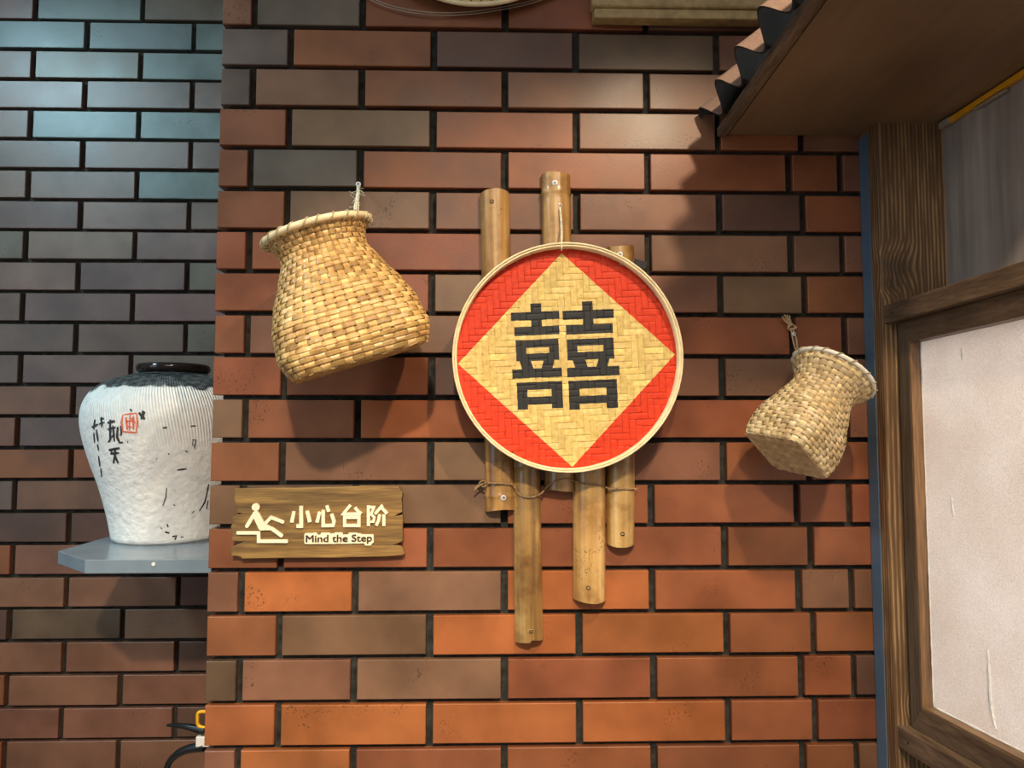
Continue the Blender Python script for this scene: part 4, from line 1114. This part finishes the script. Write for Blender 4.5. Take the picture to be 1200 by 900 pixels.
# two stand-off pads behind the board
for px in ((180, 280), (990, 280)):
    c = gz(*px); cpart(sign, 'mounting_pad', MB().box(c.x - .015, c.x + .015, c.y + GT, 0.0006, c.z - .015, c.z + .015), M['white_plastic'])
LT = 0.0035
LTN = [0]
def lt():
    LTN[0] += 1; return LT + 0.00004 * (LTN[0] % 12)
def stroke(mb, pts, w, closed=False):
    pts = [Vector((x, y)) for x, y in pts]; n = len(pts); hw = w / 2; A = []; Bq = []
    for i in range(n):
        a = pts[(i - 1) % n] if (closed or i) else None; c = pts[(i + 1) % n] if (closed or i < n - 1) else None; p = pts[i]
        d1 = (p - a).normalized() if a is not None else None; d2 = (c - p).normalized() if c is not None else None
        d1 = d1 or d2; d2 = d2 or d1
        n1 = Vector((-d1.y, d1.x)); n2 = Vector((-d2.y, d2.x)); m = (n1 + n2)
        m = m.normalized() if m.length > 1e-4 else n1
        k = min(2.0, 1 / max(.35, m.dot(n1))); A.append(p + m * hw * k); Bq.append(p - m * hw * k)
    rngs = range(n if closed else n - 1)
    for i in rngs:
        j = (i + 1) % n
        mb.prism([gz(*A[i]), gz(*A[j]), gz(*Bq[j]), gz(*Bq[i])], (0, -lt(), 0))
def disc(mb, c, r, k=24): mb.prism([gz(c[0] + r * math.cos(2 * PI * i / k), c[1] + r * math.sin(2 * PI * i / k)) for i in range(k)], (0, -lt(), 0))
fig = MB(); disc(fig, (211, 178), 24)
fig.prism([gz(*p) for p in [(196, 207), (211, 200), (226, 205), (238, 222), (262, 272), (296, 292), (312, 300), (312, 318), (238, 320), (228, 308), (200, 248)]], (0, -lt(), 0))
stroke(fig, [(206, 214), (157, 294)], 23); disc(fig, (157, 294), 11)
stroke(fig, [(256, 290), (304, 241), (376, 268)], 20); disc(fig, (376, 268), 10); disc(fig, (304, 241), 10)
stroke(fig, [(250, 308), (308, 308), (366, 351)], 21); disc(fig, (366, 351), 10.5); disc(fig, (308, 308), 10)
cpart(sign, 'slipping_figure', fig, M['cream'])
stp = MB(); stroke(stp, [(94, 335), (228, 335), (228, 386), (406, 386)], 20); cpart(sign, 'step_symbol', stp, M['cream'])
def glyph(strokes):
    mb = MB()
    for s in strokes: stroke(mb, s[0], s[1], len(s) > 2 and s[2])
    return cpart(sign, 'character', mb, M['cream'])
glyph([([(488, 170), (488, 294), (459, 294)], 22), ([(444, 204), (430, 272)], 21), ([(524, 200), (541, 270)], 21)])
glyph([([(601, 208), (584, 272)], 20), ([(622, 196), (622, 290), (682, 290), (690, 262)], 20), ([(644, 168), (656, 206)], 19), ([(673, 218), (688, 264)], 20)])
glyph([([(788, 166), (744, 220), (852, 220)], 19), ([(815, 180), (852, 220)], 18), ([(753, 240), (840, 240), (840, 290), (753, 290)], 19, True)])
glyph([([(898, 168), (898, 292)], 19), ([(900, 178), (932, 178), (915, 222), (934, 240), (928, 266), (910, 268)], 15), ([(984, 166), (938, 220)], 18), ([(970, 172), (1012, 218)], 18), ([(966, 222), (960, 258), (946, 290)], 18), ([(992, 222), (992, 292)], 19)])
# the English line: dark letters on a cream outline
def text_mesh(name, body, offset, depth, mat, Y, parent):
    cu = bpy.data.curves.new(name, 'FONT'); cu.body = body; cu.size = 1.0; cu.offset = offset; cu.extrude = depth; cu.align_x = 'LEFT'
    cu.resolution_u = 4
    to = bpy.data.objects.new(name + '_tmp', cu); col.objects.link(to)
    bpy.context.view_layer.update()
    me = bpy.data.meshes.new_from_object(to.evaluated_get(bpy.context.evaluated_depsgraph_get()))
    bpy.data.objects.remove(to); bpy.data.curves.remove(cu)
    return me
me_in = text_mesh('lettering', 'Mind the Step', 0.0, 0.0, None, 0, None)
xs_ = [v.co.x for v in me_in.vertices]; x0_, x1_ = min(xs_), max(xs_)
ysv = [v.co.y for v in me_in.vertices]; y0_, y1_ = min(ysv), max(ysv)
cap = 0.73
def map_text(me, yy, thick):
    # stretch the letters to the measured span: x 518..920, cap line 347, baseline 390
    k = len(me.vertices); 
    for v in me.vertices:
        x = 518 + (v.co.x - x0_) / (x1_ - x0_) * 402; y = 391 - v.co.y / cap * 45
        y -= (x - 518) / 402 * 6
        p = gz(x, y); front = v.co.z > 0
        v.co = Vector((p.x, yy - (thick if front else 0), p.z))
def add_text(name, offset, yy, thick, mat):
    me = text_mesh(name, 'Mind the Step', 0.0, 0.01, mat, yy, None)
    map_text(me, yy, thick)
    bm = bmesh.new()                            # two close strikes give the letters their bold weight
    for k, dx in enumerate((-0.00016, 0.00016, 0.0)):
        m2 = me.copy()
        for v in m2.vertices: v.co.x += dx * 1.6; v.co.z += (0.00012 if k == 1 else -0.00012); v.co.y -= 0.00003 * k
        bm.from_mesh(m2); bpy.data.meshes.remove(m2)
    bm.to_mesh(me); bm.free()
    me.polygons.foreach_set('material_index', [0] * len(me.polygons)); me.materials.clear(); me.materials.append(mat)
    o = bpy.data.objects.new(name, me); col.objects.link(o); o.parent = sign; o.matrix_parent_inverse = sign.matrix_world.inverted()
    return o
bk = MB()
# cream backing follows the words
for x0, x1, y0, y1 in ((518, 560, 348, 392), (565, 575, 345, 392), (582, 612, 358, 391), (617, 656, 345, 391), (560, 650, 366, 392), (676, 693, 350, 391), (699, 730, 344, 390), (738, 768, 357, 390), (690, 765, 364, 390), (655, 680, 374, 391),
                       (786, 822, 345, 389), (827, 843, 349, 389), (848, 878, 356, 388), (886, 918, 356, 388), (886, 906, 370, 401), (815, 900, 362, 388), (765, 790, 370, 390)):
    e = 11; c = 6
    bk.prism([gz(*p) for p in [(x0 - e + c, y0 - e), (x1 + e - c, y0 - e), (x1 + e, y0 - e + c), (x1 + e, y1 + e - c), (x1 + e - c, y1 + e), (x0 - e + c, y1 + e), (x0 - e, y1 + e - c), (x0 - e, y0 - e + c)]], (0, -lt() * .8, 0))
cpart(sign, 'lettering_backing', bk, M['cream'])
add_text('lettering', 0.005, GY - LT * .8, 0.0020, M['brownink'])

# ------------------------------------------------------------------ things cut by the top edge of the frame
HY = -0.030
hc = at(558, 5.0, HY); Rh = 0.215; cz = hc.z + Rh
hoop = empty('bamboo_hoop_tray', (hc.x, HY, hc.z)); tag(hoop, 'round bamboo tray hung above, only the bottom of its rim in view', 'bamboo tray')
bpy.context.view_layer.update()
cpart(hoop, 'rim', MB().tube([(hc.x + Rh * math.sin(2 * PI * i / 96), HY, cz - Rh * math.cos(2 * PI * i / 96)) for i in range(96)], 0.0042, 8, closed=True), M['rimcane'], 0, True)
hw_ = MB()
for i in range(-11, 12):
    c = i * 0.0175; h = math.sqrt(max(0, Rh * Rh - c * c))
    hw_.box(hc.x + c - .0075, hc.x + c + .0075, HY + .0010, HY + .0024, cz - h, cz + h); hw_.box(hc.x - h, hc.x + h, HY + .0030, HY + .0044, cz + c - .0075, cz + c + .0075)
cpart(hoop, 'woven_panel', hw_, M['strip_gold'])['kind'] = 'stuff'
wl = empty('wire_loop', at(520, 18, -0.012)); tag(wl, 'thin dark wire loop sagging on the bricks at the top edge', 'wire')
bpy.context.view_layer.update()
for dy, Y in ((0, -0.010), (3.0, -0.013)):
    pts = [(405, -22 - dy), (425, -6 - dy), (445, 5 - dy), (468, 12 - dy), (495, 16.5 - dy), (522, 18 - dy), (552, 16.5 - dy), (590, 11 - dy), (625, 3 - dy), (655, -8 - dy), (690, -24 - dy)]
    cpart(wl, 'wire', MB().tube(smooth_path([at(x, y, Y) for x, y in pts], 6), 0.0008, 6), M['tapegrey'], 0, True)

pf = empty('bamboo_board', at(800, 20, -0.03)); tag(pf, 'bamboo framed board hung above, only its stepped lower edge in view', 'board')
bpy.context.view_layer.update()
c0, c1 = at(696.5, 20, -0.034), at(907, 20, -0.034); d0 = at(693, 6, -0.042); 
zb = c0.z; ztp = zb + 0.26
w0, w1 = c0.x, c1.x
cpart(pf, 'lower_lath', MB().box(w0, w1, -0.034, -0.018, zb, zb + 0.0165), M['tray'], 0.002)
cpart(pf, 'upper_lath', MB().box(w0 - .005, w1 + .004, -0.040, -0.016, zb + 0.0170, zb + 0.0400), M['tray'], 0.004)
cpart(pf, 'upper_lath', MB().box(w0 - .005, w1 + .004, -0.040, -0.016, ztp - .02, ztp), M['tray'], 0.004)
cpart(pf, 'side_lath', MB().box(w0 - .005, w0 + .015, -0.038, -0.017, zb + 0.0400, ztp - .02), M['tray'], 0.003)
cpart(pf, 'side_lath', MB().box(w1 - .011, w1 + .004, -0.038, -0.017, zb + 0.0400, ztp - .02), M['tray'], 0.003)
cpart(pf, 'panel', MB().box(w0, w1, -0.022, -0.004, zb + 0.004, ztp - .01), M['tray'])

# ------------------------------------------------------------------ cables and clip on the side of the pillar
KY = 0.050
cl = empty('cable_clip', at(233, 852, KY)); tag(cl, 'yellow plastic hook on the pillar edge at the lower left', 'hook')
bpy.context.view_layer.update()
yl = smooth_path([at(243, 834, KY), at(236, 834, KY), at(232, 836, KY), at(231.5, 842, KY), at(232, 849, KY), at(236, 852, KY), at(243, 853, KY)], 6)
cpart(cl, 'hook', MB().tube(yl, 0.0030, 8), M['yellow'], 0, True)
a = at(231, 862, KY); cpart(cl, 'clip', MB().box(a.x, XL - 0.001, KY - .006, KY + .006, at(231, 874, KY).z, a.z), M['white_plastic'], 0.0015)
c1_ = tag(MB().tube(smooth_path([at(196, 850, KY + .02), at(206, 850, KY + .015), at(222, 852, KY + .005), at(240, 857, KY)], 6), [0.0022 + 0.0050 * i / 18 for i in range(19)], 10).build('cable', M['black'], None, True),
          'short black cable end pointing left below the yellow hook', 'cable', 'black cables on the pillar')
c2_ = tag(MB().tube(smooth_path([at(192, 915, KY + .02), at(197, 896, KY + .015), at(206, 885, KY + .01), at(220, 878, KY + .005), at(240, 875, KY)], 6), [0.0040 + 0.0045 * i / 24 for i in range(25)], 10).build('cable', M['black'], None, True),
          'thicker black cable curving down beneath the white clip', 'cable', 'black cables on the pillar')
